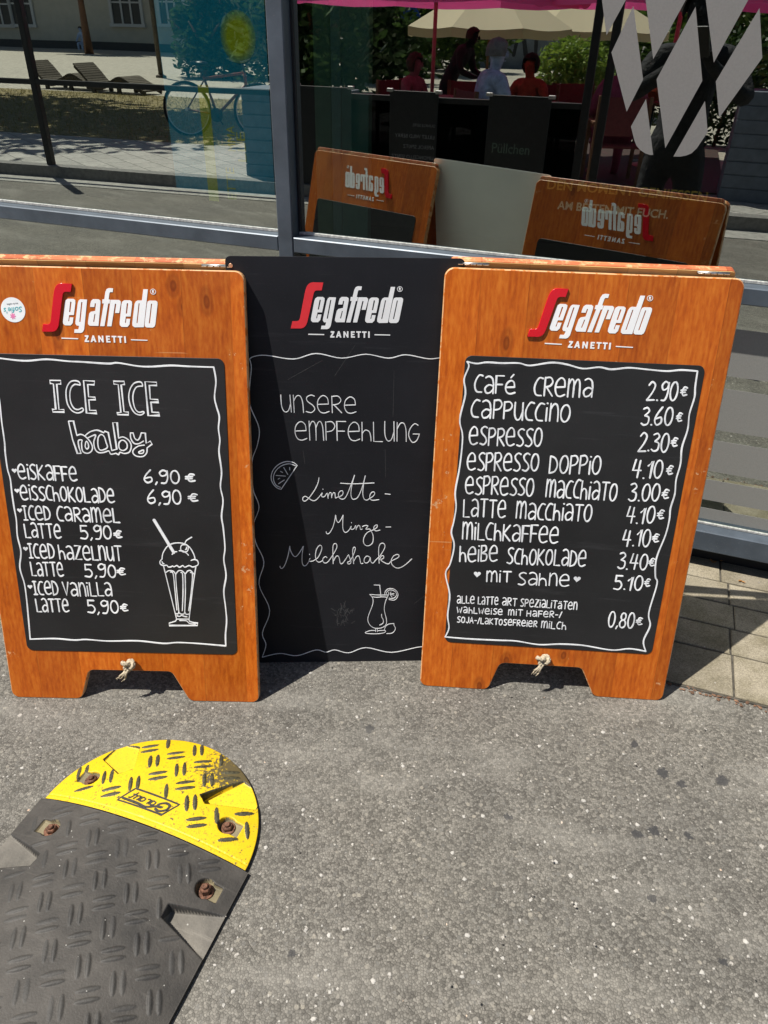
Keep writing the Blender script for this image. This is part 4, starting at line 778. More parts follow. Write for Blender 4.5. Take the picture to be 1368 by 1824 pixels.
FRONT = thing('shop_front', 'slate grey aluminium shop window front with tinted mirroring glass', 'shop front', (0, 0, 0))
ff = lambda s, d, z: FP(s, d, z)
MS = (-1.1395, -1.0875)
XL, XR = -6.5, 5.0
TZ0, TZ1 = .884, .931
GLZ = .05                                                        # glass sits this far behind the frame face
def fr(name, x0, x1, z0, z1, d0=-.07, d1=0.0, m='alu', bev=.003):
    b_ = MB(ff); out = [(x0, z0), (x1, z0), (x1, z1), (x0, z1)]
    T0 = ff; b_.T = lambda x, z, d: FP(x, d, z); b_.prism(out, d0, d1, 0, bev, 'z'); return b_.build(name, M[m], FRONT)
mull = [(-5.2, -5.148), (-3.17, -3.118), MS, (2.35, 2.402), (4.3, 4.352)]
for a, b_ in mull: fr('mullion', a, b_, .0, 3.3)
edges = [XL]+[x for ab in mull for x in ab]+[XR]
for k in range(0, len(edges), 2):
    a, b_ = edges[k]+.0006, edges[k+1]-.0006
    fr('transom', a, b_, TZ0, TZ1, -.07, -.0015); fr('bottom_rail', a, b_, .083, .156, -.07, -.0015); fr('top_rail', a, b_, 3.22, 3.3, -.07, -.0015)
    fr('seal_strip', a+.001, b_-.001, TZ1+.0005, TZ1+.009, -.054, -.046, 'gasket', .001); fr('seal_strip', a+.001, b_-.001, .1565, .164, -.054, -.046, 'gasket', .001)
    fr('plinth', a, b_, .0, .0825, -.14, -.075, 'alu_dark', .001)  # near-black box paints in the shadow gap under the rail
    for e0, e1 in ((a, a+.008), (b_-.008, b_)): fr('side_seal', e0, e1, TZ1+.0095, 3.2195, -.056, -.045, 'alu_dark', .001)
M['glass'] = glass_mat('tinted_glass', .52, (.90, .96, .90, 1), (.66, .76, .70, 1))
M['glass_dark'] = glass_mat('darker_glass', .43, (.90, .95, .90, 1), (.60, .70, .64, 1)); M['frost'] = None
m, n, l, b = newmat('frosted_band'); co = coords(n); f = noise(n, l, 500, 3, .6, co); r = ramp(n, [(.3, (.19, .19, .178, 1)), (.7, (.25, .25, .235, 1))]); l.new(f.outputs[0], r.inputs[0]); l.new(r.outputs[0], b.inputs['Base Color']); b.inputs['Roughness'].default_value = .38; M['frost'] = m
panes = {}
for k in range(0, len(edges), 2):
    a, b_ = edges[k]+.002, edges[k+1]-.002
    for lo, hi, nm in ((TZ1+.002, 3.22, 'window_pane'), (.156, TZ0-.002, 'lower_pane')):
        g = MB(lambda x, z, d: FP(x, d, z)); g.prism([(a, lo), (b_, lo), (b_, hi), (a, hi)], -.058, -GLZ, 0); p = g.build(nm, M['glass_dark'] if k == 6 and nm == 'window_pane' else M['glass'], FRONT); panes[(k, nm)] = p
        if nm == 'lower_pane' and k == 6:
            fb = MB(lambda x, z, d: FP(x, d, z))
            for z0, z1 in ((.663, .802), (.490, .623), (.349, .455), (.246, .319), (.176, .216)):
                fb.prism([(a+.009, z0), (b_-.009, z0), (b_-.009, z1), (a+.009, z1)], -GLZ+.0002, -GLZ+.0008, 0)
            fb.build('frosted_band', M['frost'], p)
PR = panes[(6, 'window_pane')]; PLFT = panes[(4, 'window_pane')]
# diamond emblem on the glass
EMB = [[(103, -248), (168, 262), (443, -238), (393, -786)], [(450, -70), (515, 440), (790, -60), (740, -610)], [(900, -45), (965, 465), (1240, -35), (1190, -585)],
 [(368, 45), (440, 590), (318, 830), (205, 390)], [(830, 50), (880, 600), (605, 1100), (540, 590)], [(1305, 60), (1325, 430), (1005, 875), (980, 605)],
 [(462, 735), (515, 1150), (490, 1150), (455, 1138), (420, 1115), (390, 1080), (375, 1040), (350, 940)], [(900, 750), (920, 980), (840, 1100), (800, 1138), (760, 1155), (715, 1163), (665, 1162)]]
TGL = lambda s, z, wv: FP(s, -GLZ+wv, z)
TIN = lambda s, z, wv: FP(s, -.0585-wv, z)
E2 = [[onfac(1040+x*.2398, y*.2398, GLZ) for x, y in p] for p in EMB]
poly_mesh('window_emblem', E2, simple('silver_vinyl', (.20, .196, .188, 1), .45, var=.05, scale=220), TGL, .0008, 0, PR, .0003)
gold = simple('bronze_vinyl', (.95, .46, .12, 1), .5, var=.08, scale=90); gry = simple('grey_vinyl', (.85, .85, .85, 1), .5, var=.08)
a = onfac(972, 337, GLZ); b_ = onfac(1260, 346, GLZ)
text_mesh('window_slogan', 'DEN MOMENT GENIESSEN', .034, gold, lambda u, v, wv: TIN(a[0]+u, a[1]+v, wv), parent=PR, width=b_[0]-a[0], bold=.0006)
a2 = onfac(992, 373, GLZ); b2 = onfac(1192, 380, GLZ)
text_mesh('window_slogan', 'AM BESTEN MIT EUCH.', .030, gry, lambda u, v, wv: TIN(a2[0]+u, a2[1]+v, wv), parent=PR, width=b2[0]-a2[0], bold=.0006)
a3 = onfac(873, 272, GLZ); b3 = onfac(940, 274, GLZ)
text_mesh('window_word', 'Püllchen', .036, simple('faint_vinyl', (.25, .26, .25, 1), .6), lambda u, v, wv: TIN(a3[0]+u, a3[1]+v, wv), parent=PR, width=b3[0]-a3[0])
# wall above and roof slab, room behind the glass
b_ = MB(ff); b_.box(XL, XR, -.30, -.02, 3.302, 4.6); tag(b_.build('upper_wall', simple('grey_render', (.32, .32, .31, 1), .9, var=.1)), 'grey rendered wall over the shop window front', 'wall')
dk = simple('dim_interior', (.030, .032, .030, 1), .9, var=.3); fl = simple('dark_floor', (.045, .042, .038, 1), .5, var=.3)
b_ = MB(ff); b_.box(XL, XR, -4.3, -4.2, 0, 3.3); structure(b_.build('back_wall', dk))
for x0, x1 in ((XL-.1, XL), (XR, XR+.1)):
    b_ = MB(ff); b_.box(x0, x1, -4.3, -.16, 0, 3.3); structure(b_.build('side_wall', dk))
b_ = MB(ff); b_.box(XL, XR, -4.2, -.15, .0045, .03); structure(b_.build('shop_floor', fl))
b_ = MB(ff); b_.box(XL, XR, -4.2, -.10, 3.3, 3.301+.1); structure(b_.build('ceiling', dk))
def behind(px_, py_, dep): return onfac(px_, py_, dep)
x0 = behind(555, 200, .9)[0]; x1 = behind(602, 200, .9)[0]; x2 = behind(652, 200, .9)[0]
scr = thing('folding_screen', 'pale green panel screen standing inside behind the dark pane', 'screen', tuple(FP(x0, -.95, .03)), GY)
for (u0, u1, c) in ((0, (x1-x0)*.62, (.55, .60, .42, 1)), ((x1-x0)*.64, x1-x0, (.75, .80, .75, 1)), (x1-x0+.003, x2-x0, (.55, .66, .58, 1))):
    p = MB(); p.box(u0, u1, -.02, .02, 0, 2.6, 0, .003); p.build('screen_panel', simple('screen_green', c, .8, var=.06), scr)
# blue poster with a yellow disc and upright yellow writing, hung behind the left pane
q0 = behind(292, 150, .32); q1 = behind(478, 150, .32)
po = thing('hanging_poster', 'blue hanging poster with added glow, yellow disc and upright yellow lettering behind left pane', 'poster', (0, 0, 0))
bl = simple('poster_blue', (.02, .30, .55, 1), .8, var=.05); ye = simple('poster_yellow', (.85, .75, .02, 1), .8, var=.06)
for m_, c_, e_ in ((bl, (.01, .16, .30, 1), .22), (ye, (.40, .40, .02, 1), .26)):    # glow added so the poster shows through the reflection
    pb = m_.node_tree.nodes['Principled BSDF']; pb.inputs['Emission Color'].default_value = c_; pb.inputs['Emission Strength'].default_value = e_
TP = lambda s, z, wv: FP(s, -.32+wv, z)
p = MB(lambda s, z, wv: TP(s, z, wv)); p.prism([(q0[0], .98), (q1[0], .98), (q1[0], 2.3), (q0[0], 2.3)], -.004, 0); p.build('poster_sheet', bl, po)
c0 = behind(424, 66, .32); rr = behind(452, 66, .32)[0]-c0[0]
for q in range(6):                                                # the disc is printed with a soft rim
    t = q/5; cm_ = simple('disc_yellow', (.30+.3*t, .40+.13*t, .22-.2*t, 1), .8, var=.05); pb = cm_.node_tree.nodes['Principled BSDF']; pb.inputs['Emission Color'].default_value = (.04+.32*t, .18+.17*t, .22-.20*t, 1); pb.inputs['Emission Strength'].default_value = .24  # the disc gets the same added glow
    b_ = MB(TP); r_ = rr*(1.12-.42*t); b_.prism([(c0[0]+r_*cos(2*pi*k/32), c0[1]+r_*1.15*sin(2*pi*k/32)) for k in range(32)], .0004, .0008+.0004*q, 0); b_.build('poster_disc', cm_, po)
yl_ = simple('poster_faded_yellow', (.5, .45, .02, 1), .8, var=.2, scale=6); pb = yl_.node_tree.nodes['Principled BSDF']; pb.inputs['Emission Color'].default_value = (.34, .34, .03, 1); pb.inputs['Emission Strength'].default_value = .22  # stripe and letters glow too, added for visibility
A = behind(373, 357, .32); B = behind(373, 152, .32); C = behind(392, 152, .32)
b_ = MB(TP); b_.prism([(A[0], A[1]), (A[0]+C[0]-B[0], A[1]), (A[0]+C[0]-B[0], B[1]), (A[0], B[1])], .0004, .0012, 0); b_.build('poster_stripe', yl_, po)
for (xa, xb, yt, yb, tx) in ((405, 417, 300, 356, 'ETTE'), (405, 417, 225, 270, 'MMA'), (423, 436, 238, 290, 'LLE')):
    A = behind(xa, yb, .32); B = behind(xa, yt, .32); C = behind(xb, yt, .32); wdt = C[0]-A[0]
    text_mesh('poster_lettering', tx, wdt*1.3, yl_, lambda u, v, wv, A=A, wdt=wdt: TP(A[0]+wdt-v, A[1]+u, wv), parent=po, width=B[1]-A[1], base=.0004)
def rebase(root, base):
    # move a thing's origin to its foot without moving its parts
    base = Vector(base)
    for o in root.children:
        if o.type == 'MESH': o.data.transform(Matrix.Translation(-base))
        for q in o.children: q.data.transform(Matrix.Translation(-base))
    root.location = base
rebase(po, FP((q0[0]+q1[0])/2, -.32, .98)); rebase(FRONT, FP(0, 0, 0))

# ------------------------------------------------------------------ rubber speed bump: local a along its length (towards the cap), b across
YL, YR = ground(82, 1428), ground(437, 1557)
BM = (YL+YR)/2; bd = (YR-YL).normalized(); ad_ = Vector((-bd.y, bd.x, 0)); HWC = (YR-YL).length/2
def ab(px_, py_, z=.035):
    q = ground(px_, py_, z)-BM; return (q.dot(ad_), q.dot(bd))
HB = .263; RIM = .010; HTOP = .050
def prof(t): t = min(1, abs(t)); return RIM+(HTOP-RIM)*(1-t**2.1)
def inpoly(p, poly):
    c = False; x, y = p
    for i in range(len(poly)):
        (x1, y1), (x2, y2) = poly[i-1], poly[i]
        if (y1 > y) != (y2 > y) and x < (x2-x1)*(y-y1)/(y2-y1)+x1: c = not c
    return c
def segd(p, a, b_):
    vx, vy = b_[0]-a[0], b_[1]-a[1]; t = max(0, min(1, ((p[0]-a[0])*vx+(p[1]-a[1])*vy)/(vx*vx+vy*vy+1e-12))); return hypot(p[0]-a[0]-t*vx, p[1]-a[1]-t*vy)
def zat(a, b_, cap): return prof(hypot(a, b_)/HWC) if cap else prof(b_/HB)
def solve(px_, py_, cap):
    z = .03
    for _ in range(6): a, b_ = ab(px_, py_, z); z = zat(a, b_, cap)
    return (a, b_)
BOLTS_Y = [solve(162, 1386, 1), solve(405, 1470, 1)]; BOLTS_K = [solve(90, 1474, 0), solve(366, 1583, 0)]
NOTCH_Y = [[solve(*p, 1) for p in ((183, 1353), (210, 1379), (239, 1369), (250, 1330))]+[solve(215, 1325, 1)], [solve(*p, 1) for p in ((434, 1391), (356, 1415), (365, 1432), (456, 1444), (470, 1415))]]
NOTCH_K = [[solve(*p, 0) for p in ((300, 1609), (287, 1634), (364, 1715), (415, 1650), (403, 1632))]]
mir = lambda P: [(a, -b_) for a, b_ in P]
NOTCH_K.append(mir(NOTCH_K[0]))
for dz in (-.42,): NOTCH_K += [[(a+dz, b_) for a, b_ in NOTCH_K[0]], [(a+dz, -b_) for a, b_ in NOTCH_K[0]]]
EMBP = [solve(*p, 1) for p in ((242, 1404), (321, 1434), (287, 1453), (208, 1425))]
PITCHT = .0735; s2 = sqrt(.5)
def treads(a0, a1, bm, test):
    out = []
    for i in range(int(a0/PITCHT)-1, int(a1/PITCHT)+2):
        for j in range(-5, 6):
            for typ in (0, 1):
                a = (i+.5*typ)*PITCHT+.012; b_ = (j+.5*typ)*PITCHT+.004
                dr = (s2*.92, -s2*.55) if typ == 0 else (s2*.62, s2*.95)
                L_ = hypot(*dr); dr = (dr[0]/L_, dr[1]/L_)
                for sg in (-1, 1):
                    c = (a-dr[1]*.0085*sg+random.uniform(-.001, .001), b_+dr[0]*.0085*sg)
                    if a0 < c[0] < a1 and abs(c[1]) < bm and test(c): out.append((c, dr, random.choice((.35, .6, .8, .9, 1, 1.05, 1.1))))
    return out
def clear(c, cap):
    bl_ = BOLTS_Y if cap else BOLTS_K; no = NOTCH_Y if cap else NOTCH_K
    if any(hypot(c[0]-p[0], c[1]-p[1]) < .031 for p in bl_): return False
    for P_ in no:
        if inpoly(c, P_) or min(segd(c, P_[i-1], P_[i]) for i in range(len(P_))) < .011: return False
    if cap and (inpoly(c, EMBP) or min(segd(c, EMBP[i-1], EMBP[i]) for i in range(4)) < .013): return False
    if cap and hypot(*c) > HWC-.013: return False
    if cap and c[0] < .024: return False
    return True
TRC = treads(.02, HWC, HWC, lambda c: clear(c, 1)); TRB = treads(-.80, -.015, HB-.022, lambda c: clear(c, 0))
class Grid2:
    def __init__(s, tr):
        s.g = {}
        for t in tr:
            for di in (-1, 0, 1):
                for dj in (-1, 0, 1): s.g.setdefault((int(t[0][0]//.03)+di, int(t[0][1]//.03)+dj), []).append(t)
    def near(s, a, b_): return s.g.get((int(a//.03), int(b_//.03)), ())
GC, GB = Grid2(TRC), Grid2(TRB)
def surf(a, b_, cap):
    z = zat(a, b_, cap); mat = 0
    if cap and .011 < a < .0145: z -= .0014
    for c, dr, k in (GC if cap else GB).near(a, b_):
        x = (a-c[0])*dr[0]+(b_-c[1])*dr[1]; y = -(a-c[0])*dr[1]+(b_-c[1])*dr[0]; q = (x/.0215)**2+(y/.0047)**2
        if q < 1: z += .0030*k*sqrt(1-q); mat = 1
    for P_ in (NOTCH_Y if cap else NOTCH_K):
        xs_ = [p[0] for p in P_]; ys_ = [p[1] for p in P_]
        if not (min(xs_) <= a <= max(xs_) and min(ys_) <= b_ <= max(ys_)): continue
        if inpoly((a, b_), P_):
            d_ = min(segd((a, b_), P_[i-1], P_[i]) for i in range(len(P_))); k_ = min(1, d_/.0036); k_ = k_*k_*(3-2*k_)
            lo = max(.005, min(z-.002, .008)); z = z*(1-k_)+lo*k_; mat = 2 if k_ > .9 else 1 if z < prof(0)*.97 else 0; break
    for p in (BOLTS_Y if cap else BOLTS_K):
        r = hypot(a-p[0], b_-p[1])
        ax_ = p[1]/abs(p[1]); da, db = a-p[0], (b_-p[1])*ax_
        sd_ = min(r-.021, max(-db, db-.032, abs(da)-.017))
        if sd_ < 0:
            k_ = min(1, -sd_/.003); k_ = k_*k_*(3-2*k_); z = z*(1-k_)+min(z, zat(p[0], p[1], cap)-.014)*k_; mat = 3 if k_ > .5 else mat
    return z, mat
E_ = .0016
def heightmesh(rows, cap, name, mats, parent, rimrows):
    mb = MB(); idx = []
    for row in rows:
        r_ = []
        for (a, b_) in row:
            z, mt = surf(a, b_, cap); r_.append((mb.P((a, b_, z)), mt))
        idx.append(r_)
    for A, B in zip(idx, idx[1:]):
        for k in range(len(A)-1):
            q = (A[k], A[k+1], B[k+1], B[k]); mt = sorted(x[1] for x in q)[2]
            mb.F([x[0] for x in q], mt, True)
    for line in rimrows(idx):
        lo = [mb.P((mb.v[i][0], -mb.v[i][1], -.002)) for i in line]
        for k in range(len(line)-1): mb.F((line[k], line[k+1], lo[k+1], lo[k]), 4)
    return mb.build(name, mats, parent)
def rubber(name, base, dusty):
    m, n, l, b = newmat(name); co = coords(n); f = noise(n, l, 240, 3, .6, co); g = noise(n, l, 7, 6, .7, co)
    r = ramp(n, [(.34, base), (.5, dusty), (.7, tuple(x*1.5 for x in dusty[:3])+(1,))]); l.new(g.outputs[0], r.inputs[0])
    v = n.new('ShaderNodeTexVoronoi'); v.inputs['Scale'].default_value = 95; l.new(co, v.inputs['Vector']); s = n.new('ShaderNodeSeparateColor'); l.new(v.outputs['Color'], s.inputs[0])
    k = math_(n, l, 'MULTIPLY', math_(n, l, 'LESS_THAN', v.outputs['Distance'], math_(n, l, 'MULTIPLY', s.outputs[1], .17)), math_(n, l, 'LESS_THAN', s.outputs[0], .16))
    c = mixc(n, l, math_(n, l, 'MULTIPLY', k, .8), r.outputs[0], (.38, .37, .34, 1))
    mp = n.new('ShaderNodeMapping'); mp.inputs['Rotation'].default_value = (0, 0, .5); mp.inputs['Scale'].default_value = (70, 4, 4); l.new(co, mp.inputs[0]); sm = noise(n, l, 1, 4, .7, mp.outputs[0])
    rs = ramp(n, [(.58, grey(0)), (.72, grey(.6))]); l.new(sm.outputs[0], rs.inputs[0]); c = mixc(n, l, rs.outputs[0], c, tuple(x*1.7 for x in dusty[:3])+(1,))
    l.new(c, b.inputs['Base Color']); b.inputs['Roughness'].default_value = .62; b.inputs['Specular IOR Level'].default_value = .35
    bump(n, l, b, math_(n, l, 'ADD', f.outputs[0], math_(n, l, 'MULTIPLY', g.outputs[0], 2)), .35, .002); return m
def yellow(name, dark_patch):
    m, n, l, b = newmat(name); co = coords(n); f = noise(n, l, 120, 5, .75, co); g = noise(n, l, 9, 5, .7, co); h = noise(n, l, 420, 2, .6, co)
    r = ramp(n, [(.3, (.58, .385, .003, 1)), (.7, (.68, .465, .005, 1))]); l.new(g.outputs[0], r.inputs[0])
    # worn spots, concentrated on the side where tyres scrape
    d = n.new('ShaderNodeVectorMath'); d.operation = 'DISTANCE'; l.new(co, d.inputs[0]); d.inputs[1].default_value = dark_patch
    near = ramp(n, [(0, grey(.30)), (.5, grey(.13)), (1, grey(0))]); l.new(math_(n, l, 'MULTIPLY', d.outputs['Value'], 9.0), near.inputs[0])
    s = math_(n, l, 'ADD', math_(n, l, 'MULTIPLY', f.outputs[0], .75), math_(n, l, 'ADD', math_(n, l, 'MULTIPLY', g.outputs[0], .25), near.outputs[0]))
    k = ramp(n, [(.575, grey(0)), (.62, grey(1))]); l.new(s, k.inputs[0])
    c = mixc(n, l, math_(n, l, 'MULTIPLY', k.outputs[0], .92), r.outputs[0], (.050, .046, .036, 1))
    ks = ramp(n, [(.63, grey(0)), (.70, grey(.75))]); l.new(h.outputs[0], ks.inputs[0]); c = mixc(n, l, ks.outputs[0], c, (.10, .08, .02, 1))
    l.new(c, b.inputs['Base Color']); b.inputs['Roughness'].default_value = .5; bump(n, l, b, f.outputs[0], .2, .002); return m
patch = solve(432, 1372, 1)
M['rub'] = rubber('dusty_rubber', (.024, .0225, .0205, 1), (.047, .043, .038, 1)); M['rubt'] = rubber('tread_rubber', (.020, .0195, .019, 1), (.040, .038, .035, 1)); M['rubn'] = rubber('pocket_rubber', (.080, .074, .064, 1), (.125, .115, .098, 1)); M['rubd'] = rubber('edge_rubber', (.020, .020, .020, 1), (.035, .033, .03, 1))
M['yel'] = yellow('worn_yellow_paint', (patch[0], -patch[1], .03)); M['yelt'] = simple('worn_tread', (.060, .055, .030, 1), .6, var=.5, scale=200); M['yeln'] = yellow('pocket_yellow', (9, 9, 9))
M['hole'] = rubber('hole_dirt', (.10, .085, .05, 1), (.16, .135, .08, 1))
BUMP = thing('speed_bump', 'black rubber speed bump with worn yellow half round end cap bolted to the asphalt', 'speed bump', BM+Vector((0, 0, .001)), 0)
BUMP.rotation_euler = (0, 0, atan2(ad_.y, ad_.x))
# local x = a, local y must be +90 deg from a: b runs the other way, so mirror b
_MB = MB
class Flip(MB):
    def P(s, p): return _MB.P(s, (p[0], -p[1], p[2]))
    def F(s, idx, m=0, smooth=False): _MB.F(s, tuple(idx)[::-1], m, smooth)
MB = Flip
nb = int(HB*2/E_); na = int(.80/E_)
rows = [[(-.0015-E_*i, -HB+2*HB*j/nb) for j in range(nb+1)] for i in range(na+1)]
# the body's rounded cap-side corners
def bodyrim(ix): return [[r[0][0] for r in ix], [r[-1][0] for r in ix], [x[0] for x in ix[0]], [x[0] for x in ix[-1]]]
BODY = heightmesh(rows, 0, 'rubber_body', [M['rub'], M['rubt'], M['rubn'], M['hole'], M['rubd']], BUMP, bodyrim)
nr = int(HWC/E_); nth = 480
rows = [[(max(.0015, HWC*(i+.02)/(nr+.02)*sin(pi*j/nth)), -HWC*(i+.02)/(nr+.02)*cos(pi*j/nth)) for j in range(nth+1)] for i in range(nr+1)]
def caprim(ix): return [[x[0] for x in ix[-1]], [r[0][0] for r in ix], [r[-1][0] for r in ix]]
CAP = heightmesh(rows, 1, 'end_cap', [M['yel'], M['yelt'], M['yeln'], M['hole'], M['rubd']], BUMP, caprim)
# embossed maker's plate on the cap
e = MB(); sfc = lambda a, b_, wv=0: (a, b_, zat(a, b_, 1)+wv)
e.T = None
class Drape(Flip):
    def P(s, p): return Flip.P(s, sfc(p[0], p[1], p[2]))
dm = simple('plate_black', (.045, .042, .036, 1), .6, var=.4, scale=200)
e = Drape(); P4 = [solve(*p, 1) for p in ((242, 1405), (320, 1434), (288, 1452), (209, 1425))]
def sub(poly, k=10):
    o = []
    for i in range(len(poly)):
        a, b_ = poly[i], poly[(i+1) % len(poly)]
        o += [(a[0]+(b_[0]-a[0])*t/k, a[1]+(b_[1]-a[1])*t/k) for t in range(k)]
    return o
e.ribbon(sub(P4), .0042, 0, .0012, closed=True)
O_ = P4[1]; U_ = (P4[0][0]-P4[1][0], P4[0][1]-P4[1][1]); V_ = (P4[2][0]-P4[1][0], P4[2][1]-P4[1][1])
tq = lambda u, v: (O_[0]+U_[0]*u+V_[0]*v, O_[1]+U_[1]*u+V_[1]*v)
# reading from the far side: first letter at the right-hand end, its top towards the black body
Gst = [[(.22, .80), (.12, .86), (.05, .62), (.10, .30), (.20, .24), (.27, .42), (.25, .60), (.17, .58)], [(.25, .60), (.40, .90), (.60, .86), (.95, .84)]]
for s_ in Gst: e.ribbon(smoothline([tq(u, v) for u, v in s_], False, 6), .0058, 0, .0012)
for k, ch in enumerate('arant'):
    ox = .34+k*.115; SH = {'a': [[(.08, .62), (.02, .58), (.0, .40), (.04, .32), (.08, .40)], [(.085, .64), (.085, .32)]], 'r': [[(.01, .62), (.01, .32)], [(.01, .52), (.05, .63), (.08, .60)]], 'n': [[(.01, .62), (.01, .32)], [(.01, .52), (.05, .63), (.085, .55), (.085, .32)]], 't': [[(.04, .80), (.04, .36), (.08, .32)], [(.0, .62), (.08, .62)]]}[ch]
    for s_ in SH: e.ribbon(smoothline([tq(ox+u, 1-v+.02) if False else tq(ox+u, .98-v*.95) for u, v in s_], False, 4), .0034, 0, .0012)
e.build('maker_plate', dm, CAP)
rust = simple('rusty_steel', (.16, .075, .045, 1), .7, .3, var=.5, scale=140, bumpy=.5)
for cap, bl_ in ((1, BOLTS_Y), (0, BOLTS_K)):
    for i, (a, b_) in enumerate(bl_):
        z = zat(a, b_, cap)-.0135; h = MB()
        up = .012 if not (cap == 0 and i == 1) else .018
        h.lathe([(.0165, z), (.0165, z+.002), (.0155, z+.003)], 20, (a, b_, 0)); h.lathe([(.011, z+.003), (.0115, z+.004), (.0115, z+up-.002), (.0095, z+up)], 6, (a, b_, 0), smooth=False); h.lathe([(.0058, z+up), (.0058, z+up+.005), (.0045, z+up+.006)], 12, (a, b_, 0))
        h.build('bolt', rust, BUMP)
MB = _MB
# loose white chips and grit lying on the road surface
def pebble(name, pos, r, mat):
    b_ = MB()
    for p in pos:
        k = r*random.choice((.5, .6, .7, .8, 1, 1.3)); n_ = random.randint(4, 6); a0 = random.random()*6
        q = [b_.P((p[0]+cos(a0+2*pi*i/n_)*k*random.uniform(.55, 1.2), p[1]+sin(a0+2*pi*i/n_)*k*random.uniform(.55, 1.2), random.uniform(.0003, .0009))) for i in range(n_)]
        t = [b_.P((p[0]+(b_.v[i][0]-p[0])*.6, p[1]+(b_.v[i][1]-p[1])*.6, .0012+k*.12)) for i in q]
        for i in range(n_): b_.F((q[i-1], q[i], t[i], t[i-1]))
        b_.F(t)
    o = b_.build(name, mat); o['kind'] = 'stuff'
pts = []
for _ in range(520):
    g_ = ground(random.uniform(-80, 1450), 1180+700*random.random()**.8)
    l_ = (g_-BM); a, b_ = l_.dot(ad_), l_.dot(bd)
    if (a < .01 and abs(b_) < HB+.01) or hypot(a, b_) < HWC+.01: continue
    if (g_.dot(NG)) > GD-.57: continue
    pts.append((g_.x, g_.y))
random.shuffle(pts)
pebble('white_chips', pts[:420], .0043, simple('pale_chip', (.38, .365, .335, 1), .7, var=.2, scale=60)); pebble('tan_chips', pts[400:], .0032, simple('tan_chip', (.42, .27, .16, 1), .8, var=.3, scale=60))

# ------------------------------------------------------------------ the street behind the camera, which the panes reflect
GP = NG*(GD+GLZ)
def rfl(px_, py_, d=None, z=None):
    dr = ray(px_, py_); t = (GP-CAMP).dot(NG)/dr.dot(NG); q = CAMP+dr*t; dr = dr-NG*(2*dr.dot(NG))
    t = ((z-q.z)/dr.z) if d is None else (d+GLZ)/(-dr.dot(NG)); q = q+dr*t
    return (q.dot(UG), GD-q.dot(NG), q.z)
KD = lambda s, e=0: 5.40+.075*s+e                               # kerb line
FK = lambda s, e, z: FP(s, KD(s, e), z)
def slab(name, s0, s1, e0, e1, z0, z1, mat, parent=None, f=FK):
    b_ = MB(f); b_.box(s0, s1, e0, e1, z0, z1); return b_.build(name, mat, parent)
def blocks_mat(name, c, w_, h_, rot, jc, bmp=.5):
    m, n, l, b = newmat(name); co = coords(n); mp = n.new('ShaderNodeMapping'); mp.inputs['Rotation'].default_value = (0, 0, rot); l.new(co, mp.inputs[0])
    t = n.new('ShaderNodeTexBrick'); l.new(mp.outputs[0], t.inputs['Vector']); t.inputs['Scale'].default_value = 1; t.inputs['Brick Width'].default_value = w_; t.inputs['Row Height'].default_value = h_
    t.inputs['Mortar Size'].default_value = .006; t.inputs['Color1'].default_value = tuple(x*.85 for x in c[:3])+(1,); t.inputs['Color2'].default_value = tuple(x*1.12 for x in c[:3])+(1,); t.inputs['Mortar'].default_value = jc
    f = noise(n, l, 18, 5, .7, co); r = ramp(n, [(.3, grey(.72)), (.7, grey(1.2))]); l.new(f.outputs[0], r.inputs[0]); c_ = mixc(n, l, 1, t.outputs[0], r.outputs[0], 'MULTIPLY')
    l.new(c_, b.inputs['Base Color']); b.inputs['Roughness'].default_value = .85; bump(n, l, b, t.outputs['Fac'], -bmp, .01); return m
stone = simple('kerb_stone', (.17, .165, .155, 1), .85, var=.2, scale=25, bumpy=.4)
structure(slab('kerb', -24, 14, 0, .16, -.02, .12, stone)); structure(slab('gutter', -24, 14, -.34, -.003, -.02, .006, simple('gutter_stone', (.30, .29, .265, 1), .9, var=.2, scale=14, bumpy=.3)))
structure(slab('pavement', -24, 14, .163, 2.25, -.02, .118, blocks_mat('pavement_slabs', (.30, .29, .265, 1), .35, .25, GY+.075, (.10, .095, .085, 1))))
structure(slab('plaza', -70, 60, 2.253, 60, -.03, .112, blocks_mat('cobbles', (.36, .335, .27, 1), .16, .12, GY, (.16, .145, .11, 1))))
lawnm = simple('dry_lawn', (.20, .165, .075, 1), .95, var=.45, scale=9, bumpy=.4)
structure(slab('lawn', -30, -5.6, 2.36, 8.9, -.02, .117, lawnm))
gb = MB()
for _ in range(16000):
    s = random.uniform(-16, -5.7); e_ = random.uniform(2.38, 8.7); p = FK(s, e_, .117); a = random.random()*6.3; h = random.uniform(.02, .055); w_ = .006
    i = [gb.P((p.x+cos(a)*w_, p.y+sin(a)*w_, p.z)), gb.P((p.x-cos(a)*w_, p.y-sin(a)*w_, p.z)), gb.P((p.x+random.uniform(-.03, .03), p.y+random.uniform(-.03, .03), p.z+h))]; gb.F(i)
o = gb.build('grass', leaf_mat('grass_blades', (.16, .15, .045, 1), (.34, .28, .12, 1))); o['kind'] = 'stuff'

